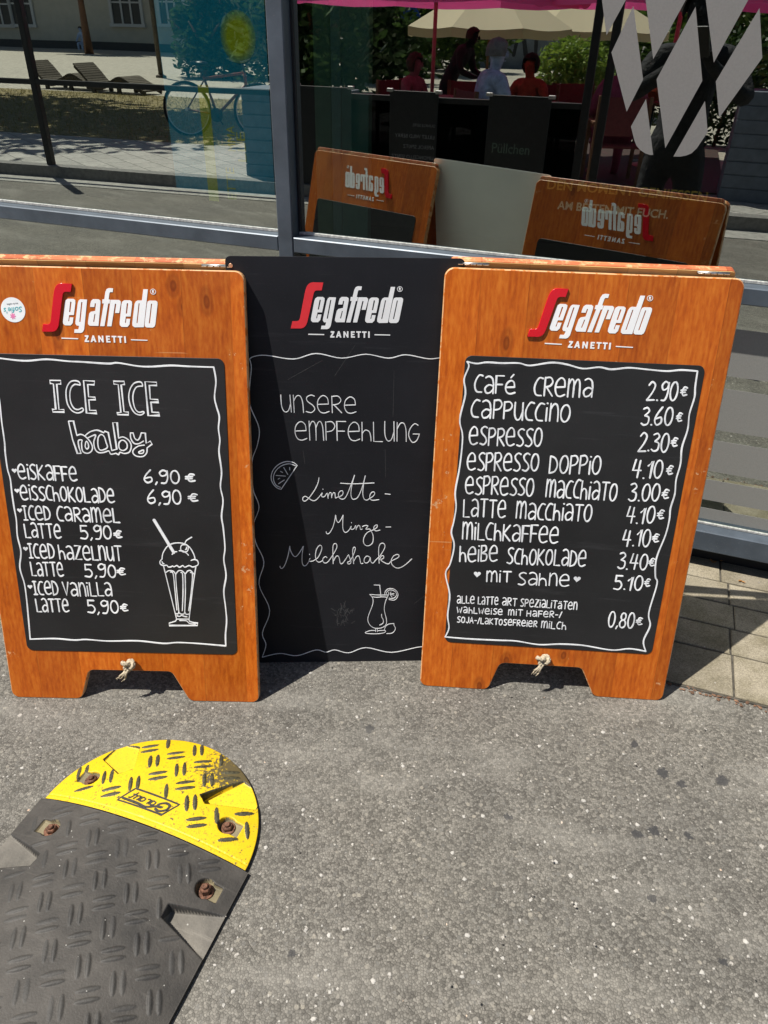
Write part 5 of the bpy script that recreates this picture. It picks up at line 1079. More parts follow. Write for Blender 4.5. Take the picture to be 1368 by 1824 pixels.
blackm = simple('black_paint', (.012, .012, .013, 1), .4, var=.2)
woodb = simple('brown_timber', (.16, .075, .035, 1), .6, var=.25, scale=30)
def railing():
    s0 = rfl(85, 288, KD(-7.2, .1))[0]; s1 = rfl(1030, 280, KD(-1, .1))[0]
    root = thing('guard_railing', 'black metal railing with tall posts along the far kerb, seen mirrored', 'railing', FK(s0, .1, .12), GY)
    L = lambda s, e, z: FK(s, e, z)-FK(s0, .1, .12)
    inv = Matrix.Rotation(-GY, 4, 'Z')
    for s in (s0, s0-5.4, s1, s1+.16, s1+5.0):
        b_ = MB(lambda x, y, z, s=s: inv@L(s+x, .1+y, z)); b_.box(-.035, .035, -.035, .035, .121, 2.3, 0, .006); b_.build('post', blackm, root)
    b_ = MB(lambda x, y, z: inv@L(x, y, z)); zz = rfl(300, 152, KD(-5.4, .1))[2]
    b_.box(s0-5.36, s1-.037, .07, .13, zz-.05, zz, 0, .004); b_.build('top_rail', blackm, root)
    b_ = MB(lambda x, y, z: inv@L(x, y, z)); sS = rfl(505, 200, KD(-4.1, .1))[0]; b_.box(sS, s1-.04, .095, .105, .16, zz-.052); b_.build('tinted_screen', glass_mat('smoked_screen', .03, (.8, .8, .8, 1), (.10, .10, .11, 1)), root); return s0, s1, zz
RS0, RS1, RZ = railing()
def text_on(name, txt, size, mat, s, d, z, parent=None, align='LEFT', width=None):
    return text_mesh(name, txt, size, mat, lambda u, v, w_: FP(s-u, d-w_, z+v), align, .001, parent, .0002, width=width)
chalkdim = simple('grey_chalk', (.22, .22, .22, 1), .8)
for k, (xa, xb, yy, lab) in enumerate(((530, 625, 152, 'black menu board clipped to the railing nearest the dark planks, mirrored in glass'), (695, 782, 160, 'black chalked spritz menu board on the railing, mirrored in glass'), (873, 985, 168, 'black board on the railing before the white haired man, mirrored in glass'))):
    d = KD(-2.8, .02); A = rfl(xa, yy, d); B = rfl(xb, yy, d); w_ = B[0]-A[0]; c = (A[0]+B[0])/2; zt_ = A[2]
    root = thing('hanging_menu_board', lab, 'menu board', FP(c, d, zt_-.95), GY, 'menu boards on the railing')
    b_ = MB(); b_.box(-w_/2, w_/2, -.012, .012, 0, .95, 0, .004); pb_ = b_.build('board', blackm, root)
    for sx in (-1, 1):
        b_ = MB(); b_.box(sx*w_/2-.03, sx*w_/2+.03, -.02, .02, .935, .965, 0, .004); b_.build('clip', M['steel'], root)
    if k == 1:
        for t, zz, sz in (('DUNKLE SEITE.', .66, .034), ('LILLET WILD BERRY', .56, .045), ('APEROL SPRITZ', .47, .045), ('LIMONCELLO SPRITZ', .38, .045), ('7,90 €', .27, .05)):
            text_mesh('menu_lettering', t, sz, chalkdim, lambda u, v, w2, zz=zz: Vector((.22-u, .0125+w2, zz+v)), 'LEFT', .001, root)
# planked planter walls round the terrace
plank = simple('grey_blue_plank', (.125, .145, .175, 1), .7, var=.15, scale=12)
leafd = leaf_mat('dark_leaves', (.012, .030, .008, 1), (.045, .085, .018, 1)); leafm2 = leaf_mat('mid_leaves', (.035, .07, .012, 1), (.12, .19, .03, 1))
def leaves(b_, c, r, n_, size, f=None):
    for _ in range(n_):
        th = random.random()*2*pi; ph = math.acos(random.uniform(-1, 1)); k = random.random()**.4
        p = Vector((c[0]+r[0]*k*sin(ph)*cos(th), c[1]+r[1]*k*sin(ph)*sin(th), c[2]+r[2]*k*cos(ph)))
        u = Vector((random.gauss(0, 1), random.gauss(0, 1), random.gauss(0, .6))).normalized(); v = u.orthogonal().normalized(); sz = size*random.uniform(.6, 1.4)
        i = [b_.P(tuple(p-u*sz)), b_.P(tuple(p+v*sz*.45)), b_.P(tuple(p+u*sz)), b_.P(tuple(p-v*sz*.45))]; b_.F(i)
def planter(label, s0, s1, d0, d1, zt, plants, seed=0, group='planked planters'):
    root = thing('planked_planter', label, 'planter', FP((s0+s1)/2, (d0+d1)/2, .11), GY, group); w_ = (s1-s0)/2; dd = (d1-d0)/2
    b_ = MB(); z = .01
    while z < zt-.13: b_.box(-w_, w_, -dd, dd, z, z+.112, 0, .006); z += .118
    b_.box(-w_+.012, w_-.012, -dd+.012, dd-.012, 0, z-.02); b_.build('planked_box', plank, root)
    if plants:
        b_ = MB(); leaves(b_, (0, 0, z+.22), (w_*.95, dd*1.2, .38), plants, .055); b_.build('shrub_foliage', leafm2, root)
    return root
a = rfl(440, 312, None, .12); b2_ = rfl(440, 140, a[1])
planter('grey blue planked planter at the lawn end of the terrace, mirrored in glass', a[0], a[0]+1.1, a[1], a[1]+.5, max(.9, b2_[2]-.11), 0)
a = rfl(1300, 358, None, .12)
pr = planter('planked planter with shrub and metal plaque by the paved gap, mirrored in glass', a[0]-.12, a[0]+2.13, a[1], a[1]+.5, 1.05, 1100)
b_ = MB(); b_.box(-.72, -.38, .2505, .262, .55, .95, 0, .004); b_.build('plaque', simple('plaque_metal', (.34, .33, .29, 1), .5, .2), pr)

# -- sunshades
def canopy_mat(name, c): 
    m, n, l, b = newmat(name); b.inputs['Base Color'].default_value = c; b.inputs['Roughness'].default_value = .8
    tl = n.new('ShaderNodeBsdfTranslucent'); tl.inputs[0].default_value = c; mx = n.new('ShaderNodeMixShader'); mx.inputs[0].default_value = .36; l.new(b.outputs[0], mx.inputs[1]); l.new(tl.outputs[0], mx.inputs[2]); l.new(mx.outputs[0], n.get('Material Output').inputs[0]); return m
pink = canopy_mat('pink_canvas', (.97, .26, .60, 1)); ivory = canopy_mat('ivory_canvas', (.66, .58, .40, 1)); pinkpole = simple('pink_pole', (.50, .13, .15, 1), .5)
def sunshade(label, s, d, r, hem, apex, cm, pm, rot=.2, group='sunshades over the terrace'):
    root = thing('sunshade', label, 'sunshade', FP(s, d, .112), GY, group); hem -= .112; apex -= .112
    b_ = MB(); n_ = 8; R = []
    for k in range(n_*4):
        a = rot+2*pi*k/(n_*4); q = k % 4; sag = [0, .05, .07, .05][q]; fr_ = cos(pi/n_)/cos(((a-rot) % (2*pi/n_))-pi/n_)
        R.append([(r*fr_*t*cos(a), r*fr_*t*sin(a), hem+(apex-hem)*(1-t)-sag*t*.5) for t in (0.03, .35, .7, 1)]+[(r*fr_*cos(a), r*fr_*sin(a), hem-.13-sag*.4)])
    for off in (0, -.004):
        I = [[b_.P((x, y, z+off)) for x, y, z in c] for c in R]
        for k in range(len(I)):
            A, B = I[k], I[(k+1) % len(I)]
            for j in range(4): b_.F((A[j], B[j], B[j+1], A[j+1]))
    b_.build('canopy', cm, root)
    b_ = MB(); b_.tube([(0, 0, 0), (0, 0, apex+.05)], .024, 10); b_.lathe([(.24, 0), (.24, .03), (.05, .05)], 16); b_.build('pole', pm, root)
    for k in range(n_):
        a = rot+2*pi*k/n_; b_ = MB(); b_.tube([(.03*cos(a), .03*sin(a), hem-.10), (.55*r*cos(a), .55*r*sin(a), hem+(apex-hem)*.42)], .009, 5); b_.tube([(0, 0, apex-.03), (r*.98*cos(a), r*.98*sin(a), hem-.03)], .008, 5); b_.build('rib', pm, root)
sunshade('pink sunshade on a pink pole over the left terrace tables, mirrored in glass', -3.04, 8.0, 1.9, 1.86, 2.5, pink, pinkpole)
sunshade('pink sunshade over the hooded guest, mirrored in glass behind the diamond emblem', -.25, 8.1, 1.7, 1.87, 2.5, pink, pinkpole, .35)
sunshade('ivory sunshade beyond the pink one, leftmost of two, mirrored in glass', -3.5, 13.0, 1.5, 1.50, 2.3, ivory, woodb)
sunshade('ivory sunshade beside the leafy bush, mirrored in glass', -2.2, 14.8, 1.7, 1.50, 2.3, ivory, woodb)

# -- terrace furniture
fabric = simple('dark_red_fabric', (.16, .035, .035, 1), .85, var=.15)
def chair_tree(name, lab, s, d, rz, group):
    root = thing(name, lab, 'chair', FP(s, d, .112), rz+GY, group)
    for sx in (-1, 1):
        b_ = MB(); b_.box(sx*.25-.018, sx*.25+.018, -.25, -.21, 0, .84, 0, .004); b_.build('leg', woodb, root)
        b_ = MB(); b_.box(sx*.25-.018, sx*.25+.018, .2, .24, 0, .58, 0, .004); b_.build('leg', woodb, root)
        b_ = MB(); b_.box(sx*.25-.03, sx*.25+.03, -.20, .26, .581, .605, 0, .004); b_.build('armrest', woodb, root)
    b_ = MB(); b_.box(-.23, .23, -.2, .22, .36, .385, 0, .006); b_.build('seat', fabric, root)
    b_ = MB(); b_.box(-.228, .228, -.24, -.222, .48, .83, 0, .004); b_.build('backrest', fabric, root)
    return root
for (s, d, r, lab) in ((-2.02, 6.56, radians(50), 'wooden chair under the white haired man, mirrored in glass'), (-1.75, 7.78, pi+.2, 'wooden chair of the person in orange, mirrored in glass'), (-3.23, 7.5, radians(105), 'wooden chair of the person in pink, mirrored in glass'), (-2.55, 7.8, pi-.1, 'empty wooden chair before the bending waiter, mirrored in glass'), (-.63, 6.72, -radians(15), 'chair of the hooded guest, mirrored in glass'), (-1.25, 8.2, 2.7, 'empty red chair before the leafy bush, mirrored in glass')):
    chair_tree('terrace_chair', lab, s, d, r+pi, 'terrace chairs')
def table(lab, s, d):
    root = thing('terrace_table', lab, 'table', FP(s, d, .112), GY, 'terrace tables'); b_ = MB(); b_.lathe([(.34, .66), (.36, .67), (.36, .69), (.35, .70)], 24); b_.build('table_top', woodb, root)
    b_ = MB(); b_.tube([(0, 0, .03), (0, 0, .66)], .03, 8); b_.build('pedestal', blackm, root); b_ = MB(); b_.lathe([(.22, 0), (.22, .02), (.04, .03)], 16); b_.build('base', blackm, root)
table('round table between the white haired man and the person in orange, mirrored in glass', -1.5, 7.15); table('round table beside the person in pink, mirrored in glass', -2.75, 7.3)
pt_ = rfl(1165, 172, 8.4); root = thing('flower_pot', 'terracotta flower pot on the far terrace table, mirrored in glass', 'flower pot', FP(pt_[0], 8.4, pt_[2]-.1), GY)
b_ = MB(); b_.lathe([(.07, 0), (.10, .15), (.11, .15), (.11, .19), (.09, .19), (.08, .12)], 18); b_.build('pot', simple('terracotta', (.48, .17, .07, 1), .8), root)
b_ = MB(); leaves(b_, (0, 0, .3), (.16, .16, .14), 120, .03); b_.build('plant_foliage', leafm2, root)
table('round table carrying the flower pot, mirrored in glass', pt_[0], 8.4)
bu = rfl(1015, 150, 10.95); root = thing('leafy_bush', 'bright leafy bush in a trough behind the terrace, mirrored in glass', 'bush', FP(bu[0], 11, .112), GY)
b_ = MB(); leaves(b_, (0, 0, .80), (.66, .4, .52), 3000, .045); b_.build('foliage', leaf_mat('bright_leaves', (.09, .16, .02, 1), (.26, .36, .06, 1)), root); b_ = MB(); b_.box(-.6, .6, -.25, .25, 0, .36, 0, .01); b_.build('trough', woodb, root)
for k in range(6):
    b_ = MB(); b_.tube([(-.45+.18*k, 0, .361), (-.5+.2*k, .05, .75)], .012, 5); b_.build('stem', woodb, root)

hd_ = thing('dark_hedge', 'dark clipped hedge added behind the terrace to darken the mirrored view behind the diamond emblem', 'hedge', FP(.9, 10.6, .112), GY)  # hedge put in to darken this part of the reflection
b_ = MB(); leaves(b_, (0, 0, .72), (2.0, .35, .75), 5200, .055); b_.build('foliage', leafd, hd_)
for k in range(9):
    b_ = MB(); b_.tube([(-1.6+.4*k, 0, 0), (-1.6+.4*k+.05, .03, .5), (-1.65+.42*k, 0, 1.0)], [.03, .022, .01], 6); b_.build('stem', woodb, hd_)
# -- people
skin = simple('skin', (.36, .17, .11, 1), .55, var=.06); 
def person(label, J, mats, hairm, hair='short', scale=1.0, at_=(0, 0, 0), rz=0.0, fingers=True):
    """one skinned body; J: joints in the person's own frame (x right, y forward, z up)"""
    names = []; V = []; Rr = []; E_l = []; kind = []
    def add(p, r, k, link=None):
        V.append(Vector(p)); Rr.append(r); kind.append(k); i = len(V)-1
        if link is not None: E_l.append((link, i))
        return i
    pel = add(J['pelvis'], .150, 'legs'); be = add((Vector(J['pelvis'])*.55+Vector(J['chest'])*.45), .150, 'top', pel); ch = add(J['chest'], .168, 'top', be); nb_ = add(Vector(J['chest'])*.35+Vector(J['neck'])*.65, .105, 'top', ch)
    nk = add(J['neck'], .052, 'skin', nb_); hd = Vector(J['head']); h0 = add(hd-Vector((0, 0, .055)), .066, 'skin', nk); h1 = add(hd+Vector((0, -.008, .015)), .088, 'skin', h0); h2 = add(hd+Vector((0, -.012, .075)), .062, 'skin', h1)
    for sd in ('L', 'R'):
        sh = add(J['sh'+sd], .076, 'top', nb_); el_ = add(J['el'+sd], .054, 'sleeve', sh); wr = add(J['wr'+sd], .033, 'fore', el_)
        w0 = Vector(J['wr'+sd]); dr = (Vector(J['ha'+sd])-w0).normalized(); side = dr.cross(Vector((0, 0, 1))); side = side.normalized() if side.length > .1 else Vector((1, 0, 0)); dn = dr.cross(side)
        pm = add(w0+dr*.045, .032, 'hand', wr)
        if fingers:
            for q in range(4):
                k0 = add(w0+dr*.085+side*(.030-.02*q), .0105, 'hand', pm); l_ = (.040, .046, .042, .032)[q]
                k1 = add(w0+dr*(.085+l_*.7)+side*(.032-.021*q)+dn*.012, .0090, 'hand', k0); add(w0+dr*(.085+l_)+side*(.032-.021*q)+dn*.036, .0075, 'hand', k1)
            t0 = add(w0+dr*.05+side*.036, .012, 'hand', pm); add(w0+dr*.085+side*.060+dn*.012, .009, 'hand', t0)
        hp = add(J['hi'+sd], .098, 'legs', pel); kn = add(J['kn'+sd], .066, 'legs', hp); cf = add(Vector(J['kn'+sd])*.65+Vector(J['an'+sd])*.35, .058, 'legs', kn); an = add(J['an'+sd], .040, 'legs', cf); add(Vector(J['an'+sd])+(Vector(J['to'+sd])-Vector(J['an'+sd]))*.5+Vector((0, 0, -.02)), .040, 'shoe', an); add(J['to'+sd], .034, 'shoe', len(V)-1)
    me = bpy.data.meshes.new('person_skin'); me.from_pydata([tuple(v*scale) for v in V], E_l, []); ob = bpy.data.objects.new('person_tmp', me); COL.objects.link(ob)
    md = ob.modifiers.new('skin', 'SKIN'); md.use_smooth_shade = True
    sv = me.skin_vertices[0].data
    for i, r in enumerate(Rr): sv[i].radius = (r*scale, r*scale*(.72 if kind[i] == 'top' and i < 4 else 1)); sv[i].use_root = (i == 0)
    ob.modifiers.new('sub', 'SUBSURF').levels = 1
    bpy.context.view_layer.update(); dg = bpy.context.evaluated_depsgraph_get(); m2 = bpy.data.meshes.new_from_object(ob.evaluated_get(dg)); bpy.data.objects.remove(ob)
    seg = [(V[a]*scale, V[b]*scale, kind[b] if kind[b] not in ('fore',) else 'fore') for a, b in E_l]
    bm_ = bmesh.new(); bm_.from_mesh(m2)
    order = list(mats.keys()); idx = {k: i for i, k in enumerate(order)}
    for f in bm_.faces:
        c = f.calc_center_median(); best = None
        for a, b, k in seg:
            t = max(0, min(1, (c-a).dot(b-a)/((b-a).length_squared+1e-9))); dd = (c-a-(b-a)*t).length
            if best is None or dd < best[0]: best = (dd, k)
        k = best[1]; k = {'hand': 'skin', 'fore': 'fore'}.get(k, k); f.material_index = idx.get(k, 0); f.smooth = True
    # nose, ears, eyes, mouth grow out of the head
    def blob(c, r, k):
        g = bmesh.ops.create_icosphere(bm_, subdivisions=2, radius=1); 
        for v in g['verts']: v.co = Vector((v.co.x*r[0], v.co.y*r[1], v.co.z*r[2]))*scale+(hd+Vector(c))*scale
        for f in {f for v in g['verts'] for f in v.link_faces}: f.material_index = idx[k]; f.smooth = True
    blob((0, .090, -.005), (.014, .022, .024), 'skin'); blob((.086, -.005, .0), (.012, .022, .032), 'skin'); blob((-.086, -.005, .0), (.012, .022, .032), 'skin')
    blob((.032, .079, .022), (.013, .008, .008), 'eye'); blob((-.032, .079, .022), (.013, .008, .008), 'eye'); blob((0, .076, -.048), (.024, .008, .007), 'lip')
    bm_.to_mesh(m2); bm_.free(); m2.materials.clear()
    for k in order: m2.materials.append(mats[k])
    o = bpy.data.objects.new('person', m2); COL.objects.link(o); o.location = at_; o.rotation_euler = (0, 0, rz); tag(o, label, 'person')
    b_ = MB(); n_ = 20; lowz = {'short': -.25, 'bob': -.75, 'hood': -.95}[hair]; kk = 1.16 if hair == 'hood' else 1.09; R = []
    for j in range(11):
        zf = 1-(1-lowz)*j/10; zf = max(-.99, zf); rr_ = sqrt(max(0.0001, 1-zf*zf)); row = []
        for i in range(n_):
            a = 2*pi*i/n_; front = max(0, sin(a)); z = zf
            if front > .35 and zf < .45: z = .45
            rr2 = sqrt(max(.0001, 1-z*z)); j_ = 1+random.uniform(-.03, .03)
            row.append(b_.P(tuple((hd+Vector((.096*kk*rr2*cos(a)*j_, -.010+.104*kk*rr2*sin(a)*j_, .02+.112*kk*z)))*scale)))
        R.append(row)
    for A, B in zip(R, R[1:]):
        for i in range(n_): b_.F((A[i], A[(i+1) % n_], B[(i+1) % n_], B[i]), 0, True)
    b_.F(R[0], 0)
    b_.build('hood' if hair == 'hood' else 'hair', hairm, o)
    return o
def PM(top, legs, fore=None, shoe=None, sk=None):
    s_ = sk or skin; return {'top': top, 'sleeve': top, 'fore': fore or s_, 'skin': s_, 'legs': legs, 'shoe': shoe or blackm, 'eye': blackm, 'lip': simple('lip', (.35, .12, .10, 1), .5)}
cloth = lambda nm, c: simple(nm, c, .85, var=.22, scale=16, bumpy=1.0)
def seated(lean=.1, turn=0, arms='lap'):
    J = dict(pelvis=(0, 0, .44), chest=(0, lean*.6, .76), neck=(0, lean, .93), head=(0, lean+.03, 1.06))
    for sd, x in (('L', -1), ('R', 1)):
        J['sh'+sd] = (x*.17, lean*.9, .87); J['el'+sd] = (x*.24, lean+.06, .64); J['wr'+sd] = (x*.15, lean+.27, .64 if arms == 'table' else .56); J['ha'+sd] = (x*.10, lean+.36, .64 if arms == 'table' else .54)
        J['hi'+sd] = (x*.09, .05, .43); J['kn'+sd] = (x*.12, .42, .46); J['an'+sd] = (x*.12, .40, .09); J['to'+sd] = (x*.13, .56, .035)
    return J
def standing(lean=.05, bend=0.0):
    J = dict(pelvis=(0, 0, .90), chest=(0, lean+bend*.6, 1.24-bend*.12), neck=(0, lean+bend, 1.44-bend*.25), head=(0, lean+.03+bend*1.3, 1.57-bend*.35))
    for sd, x in (('L', -1), ('R', 1)):
        J['sh'+sd] = (x*.18, lean+bend*.95, 1.38-bend*.25); J['el'+sd] = (x*.24, lean+bend+.02, 1.12-bend*.2); J['wr'+sd] = (x*.19, lean+bend+.22, 1.02-bend*.1); J['ha'+sd] = (x*.16, lean+bend+.32, 1.02-bend*.1)
        J['hi'+sd] = (x*.10, 0, .86); J['kn'+sd] = (x*.11, .03, .48); J['an'+sd] = (x*.11, -.01, .09); J['to'+sd] = (x*.13, .15, .035)
    return J
W_ = cloth('white_shirt', (.46, .56, .72, 1)); Bk = cloth('black_cloth', (.012, .012, .014, 1)); Jn = cloth('blue_jeans', (.08, .13, .22, 1)); Or = cloth('orange_top', (.34, .075, .03, 1)); Pk = cloth('pink_top', (.26, .085, .10, 1)); Mg = cloth('magenta_hoodie', (.30, .05, .10, 1))
whiteh = cloth('white_hair', (.22, .21, .20, 1)); darkh = cloth('dark_hair', (.02, .012, .010, 1)); brownh = cloth('brown_hair', (.035, .018, .010, 1))
person('seated man with white hair in white shirt at terrace table, mirrored in glass', seated(.12, 0, 'table'), PM(W_, Jn), whiteh, 'short', 1.12, FP(-2.06, 6.5, .08), GY-radians(130))
person('seated person with dark hair in orange top, mirrored in glass', seated(.06), PM(Or, Jn), darkh, 'bob', .98, FP(-1.75, 7.75, .10), GY+radians(12))
person('seated person with brown hair in pink top by the umbrella pole, mirrored in glass', seated(.08), PM(Pk, Bk), brownh, 'bob', .96, FP(-3.2, 7.5, .10), GY-radians(75))
wa = person('waiter in black bending over a table, mirrored in glass', standing(.06, .24), PM(Bk, Bk), brownh, 'short', .86, FP(-3.05, 8.7, .11), GY-radians(80))
person('seated guest in magenta hood, mirrored in glass beside the diamond emblem', seated(.10), PM(Mg, Bk), Mg, 'hood', 1.08, FP(-.62, 6.75, .10), GY+radians(165))
person('seated figure in white shirt on the far steps, mirrored in glass', seated(.2), PM(W_, W_), darkh, 'short', 1.0, FP(*rfl(152, 78, 35)[:2], -.05), GY, False)
# the photographer: stands behind the camera, both hands at the phone
J = dict(pelvis=(.02, 0, .90), chest=(-.01, .03, 1.24), neck=(-.02, .07, 1.46), head=(-.02, .11, 1.60))
for sd, x in (('L', -1), ('R', 1)):
    J['sh'+sd] = (x*.19, .05, 1.39); J['el'+sd] = (x*.30-.0, .20, 1.20); J['wr'+sd] = (x*.075, .40, 1.37); J['ha'+sd] = (x*.030, .44, 1.44)
    J['hi'+sd] = (x*.10, 0, .86); J['kn'+sd] = (x*.12, .03, .48); J['an'+sd] = (x*.12, -.01, .09); J['to'+sd] = (x*.14, .15, .035)
camfoot = FP(0, GD, 0)
pg = person('person in black long sleeved top and blue jeans taking the picture, mirrored in glass', J, PM(Bk, Jn, Bk), darkh, 'short', 1.0, FP(.0, GD+.55, 0), GY)
mk = MB(); 
mk.ribbon([(-.07, 1.405), (-.105, 1.375), (-.07, 1.345)], .010, 0, .002); mk.ribbon([(-.21, 1.30), (-.13, 1.275)], .012, 0, .002)
for i, v in enumerate(mk.v): mk.v[i] = (v[0], .145+v[2]+.0, v[1])
mk.build('shirt_mark', M['chalk'], pg)
ph = thing('smartphone', 'dark smartphone held up by the person in black, mirrored in glass', 'phone', CAMP-F_AX*.012+D_AX*.052)
ph.rotation_mode = 'QUATERNION'; ph.rotation_quaternion = cam.matrix_world.to_quaternion()
b_ = MB(); b_.prism(rounded([(-.036, -.075), (.036, -.075), (.036, .075), (-.036, .075)], [.010]*4), -.004, .004, 0, .0012, 'z'); b_.build('phone_body', blackm, ph)

# -- lawn loungers, bicycle, building, trees, signs
timber = simple('weathered_timber', (.10, .085, .06, 1), .85, var=.3)
A = rfl(150, 124, 13.6); B = rfl(276, 180, 13.6); LW = B[0]-A[0]
def lounger(lab, s, d):
    root = thing('wavy_lounger', lab, 'lounger', FP(s, d, .115), GY, 'wooden loungers on the lawn'); k = LW
    prof_ = [(x, z*.70) for x, z in smoothline([(0, .78*k*.55), (.10*k, .60*k*.5), (.22*k, .22*k*.6), (.34*k, .10*k), (.50*k, .17*k), (.66*k, .25*k), (.82*k, .16*k), (1.0*k, .05*k)], False, 5)]
    b_ = MB()
    for i in range(0, len(prof_)-1):
        (x0, z0), (x1, z1) = prof_[i], prof_[i+1]; g = .12
        xa, za, xb, zb = x0+(x1-x0)*g, z0+(z1-z0)*g, x1-(x1-x0)*g, z1-(z1-z0)*g
        q = [b_.P(p) for p in ((xa, -.35, za), (xb, -.35, zb), (xb, .35, zb), (xa, .35, za), (xa, -.35, za+.03), (xb, -.35, zb+.03), (xb, .35, zb+.03), (xa, .35, za+.03))]
        for f in ((0, 3, 2, 1), (4, 5, 6, 7), (0, 1, 5, 4), (1, 2, 6, 5), (2, 3, 7, 6), (3, 0, 4, 7)): b_.F([q[t] for t in f])
    b_.build('slatted_bed', timber, root)
    for y in (-.3, .3):
        b_ = MB(); b_.tube([(x, y, z-.03) for x, z in prof_], .035, 6); b_.build('side_beam', timber, root)
        for x in (.24*k, .62*k):
            b_ = MB(); b_.box(x-.04, x+.04, y-.03, y+.03, 0, .08*k); b_.build('leg', timber, root)
    return root
lounger('wavy slatted wooden lounger nearer the bicycle, mirrored in the left pane', A[0], 13.6)
A2 = rfl(68, 120, 13.9); lounger('wavy slatted wooden lounger behind the black railing post, mirrored in the left pane', A2[0], 13.9)
def bicycle():
    c = rfl(318, 206, 7.6); e = FP(c[0]-.1, 8.0, .115); root = thing('bicycle', 'orange framed bicycle parked at the lawn edge, mirrored in the left pane', 'bicycle', e, GY-radians(14))
    tyre = simple('tyre', (.02, .02, .02, 1), .8); orange = simple('orange_frame', (.22, .055, .02, 1), .4)
    R_ = .335; wb = 1.02
    for x in (0, wb):
        b_ = MB(); b_.tube([(x+R_*cos(t), 0, R_+R_*sin(t)) for t in [2*pi*k/36 for k in range(37)]], .019, 7, caps=False); wh = b_.build('wheel', tyre, root)
        b_ = MB(); b_.tube([(x+(R_-.025)*cos(t), 0, R_+(R_-.025)*sin(t)) for t in [2*pi*k/36 for k in range(37)]], .008, 5, caps=False); b_.tube([(x, -.05, R_), (x, .05, R_)], .022, 8)
        for k in range(20):
            t = 2*pi*k/20; b_.tube([(x, 0, R_), (x+.31*cos(t), 0, R_+.31*sin(t))], .0016, 3, caps=False)
        b_.build('rim', M['steel'], wh)
    bb, st_, hd_ = (.43, 0, .28), (.27, 0, .76), (.86, 0, .80)
    b_ = MB()
    for p, q, r in ((bb, st_, .018), (bb, (.87, 0, .66), .02), ((.28, 0, .72), hd_, .018), ((0, .03, R_), bb, .011), ((0, .03, R_), (.28, 0, .70), .010), ((.87, 0, .62), hd_, .022)): b_.tube([p, q], r, 8)
    b_.build('frame', orange, root)
    b_ = MB(); b_.tube([(.88, .04, .60), (1.0, .045, .42), (wb, .045, R_)], .012, 6); b_.tube([(.88, -.04, .60), (1.0, -.045, .42), (wb, -.045, R_)], .012, 6); b_.build('fork', blackm, root)
    b_ = MB(); b_.tube([hd_, (.83, 0, .93)], .012, 6); b_.tube([(.86, -.3, .95), (.84, -.1, .93), (.84, .1, .93), (.86, .3, .95)], .011, 6); b_.build('handlebar', blackm, root)
    b_ = MB(); b_.tube([st_, (.25, 0, .88)], .013, 6); b_.ball((.23, 0, .90), .13, .07, .03); b_.build('saddle', blackm, root)
    b_ = MB(); b_.lathe([(.09, -.01), (.09, .0)], 20, (0, 0, 0)); b_.v = [(.43+v[0], .05+v[2], .28+v[1]) for v in b_.v]; b_.tube([(.43, .06, .28), (.52, .07, .16)], .009, 5); b_.tube([(.43, -.06, .28), (.34, -.07, .40)], .009, 5); b_.build('crankset', blackm, root)
bicycle()
# cream building with a dark plinth and white windows, 36 m off
cream = simple('cream_render', (.50, .46, .36, 1), .9, var=.06, scale=2); plin = simple('plinth_stone', (.075, .07, .062, 1), .9, var=.2); wwin = simple('window_white', (.55, .54, .50, 1), .6); wdark = simple('window_dark', (.03, .035, .04, 1), .15)
D = 36.0; xs = rfl(0, 60, D)[0]; bz = rfl(160, 92, D)[2]; pz = rfl(160, 74, D)[2]
bl_ = thing('cream_building', 'cream rendered building with dark plinth and white windows, mirrored in the left pane', 'building', FP(-34, D, 0), GY)
b_ = MB(); b_.box(-16, 14, -10, 0, max(pz, .4), 9.5); b_.build('wall', cream, bl_); b_ = MB(); b_.box(-16.1, 14.1, -10, .12, -.4, max(pz, .4)); b_.build('plinth', plin, bl_)
b_ = MB(); b_.prism([(-16.8, 9.5), (14.8, 9.5), (12, 13), (-14, 13)], -10.6, .8, 0, 0, 'y'); b_.build('roof', simple('roof_tile', (.16, .06, .04, 1), .9), bl_)
# in this frame +y points away from the shop, so the front is at y = 0 on the shop side
for (xa, xb) in ((205, 255), (-25, 22), (26, 60), (-110, -70), (290, 330)):
    q = rfl(xa, 42, D); r_ = rfl(xb, 42, D); x0, x1 = q[0]+34, r_[0]+34; z0 = q[2]; z1 = z0+2.6
    f = MB(); f.box(x0-.22, x1+.22, .005, .14, z0-.14, z0); f.box(x0-.16, x0, .005, .09, z0, z1); f.box(x1, x1+.16, .005, .09, z0, z1); f.box(x0-.16, x1+.16, .005, .10, z1, z1+.2)
    for t in (.33, .66): f.box(x0+(x1-x0)*t-.05, x0+(x1-x0)*t+.05, .03, .06, z0, z1)
    for t in (.35, .7): f.box(x0, x1, .032, .058, z0+(z1-z0)*t-.035, z0+(z1-z0)*t+.035)
    wf = f.build('window', wwin, bl_); f = MB(); f.box(x0+.002, x1-.002, .005, .02, z0+.002, z1-.002); f.build('pane', wdark, wf)
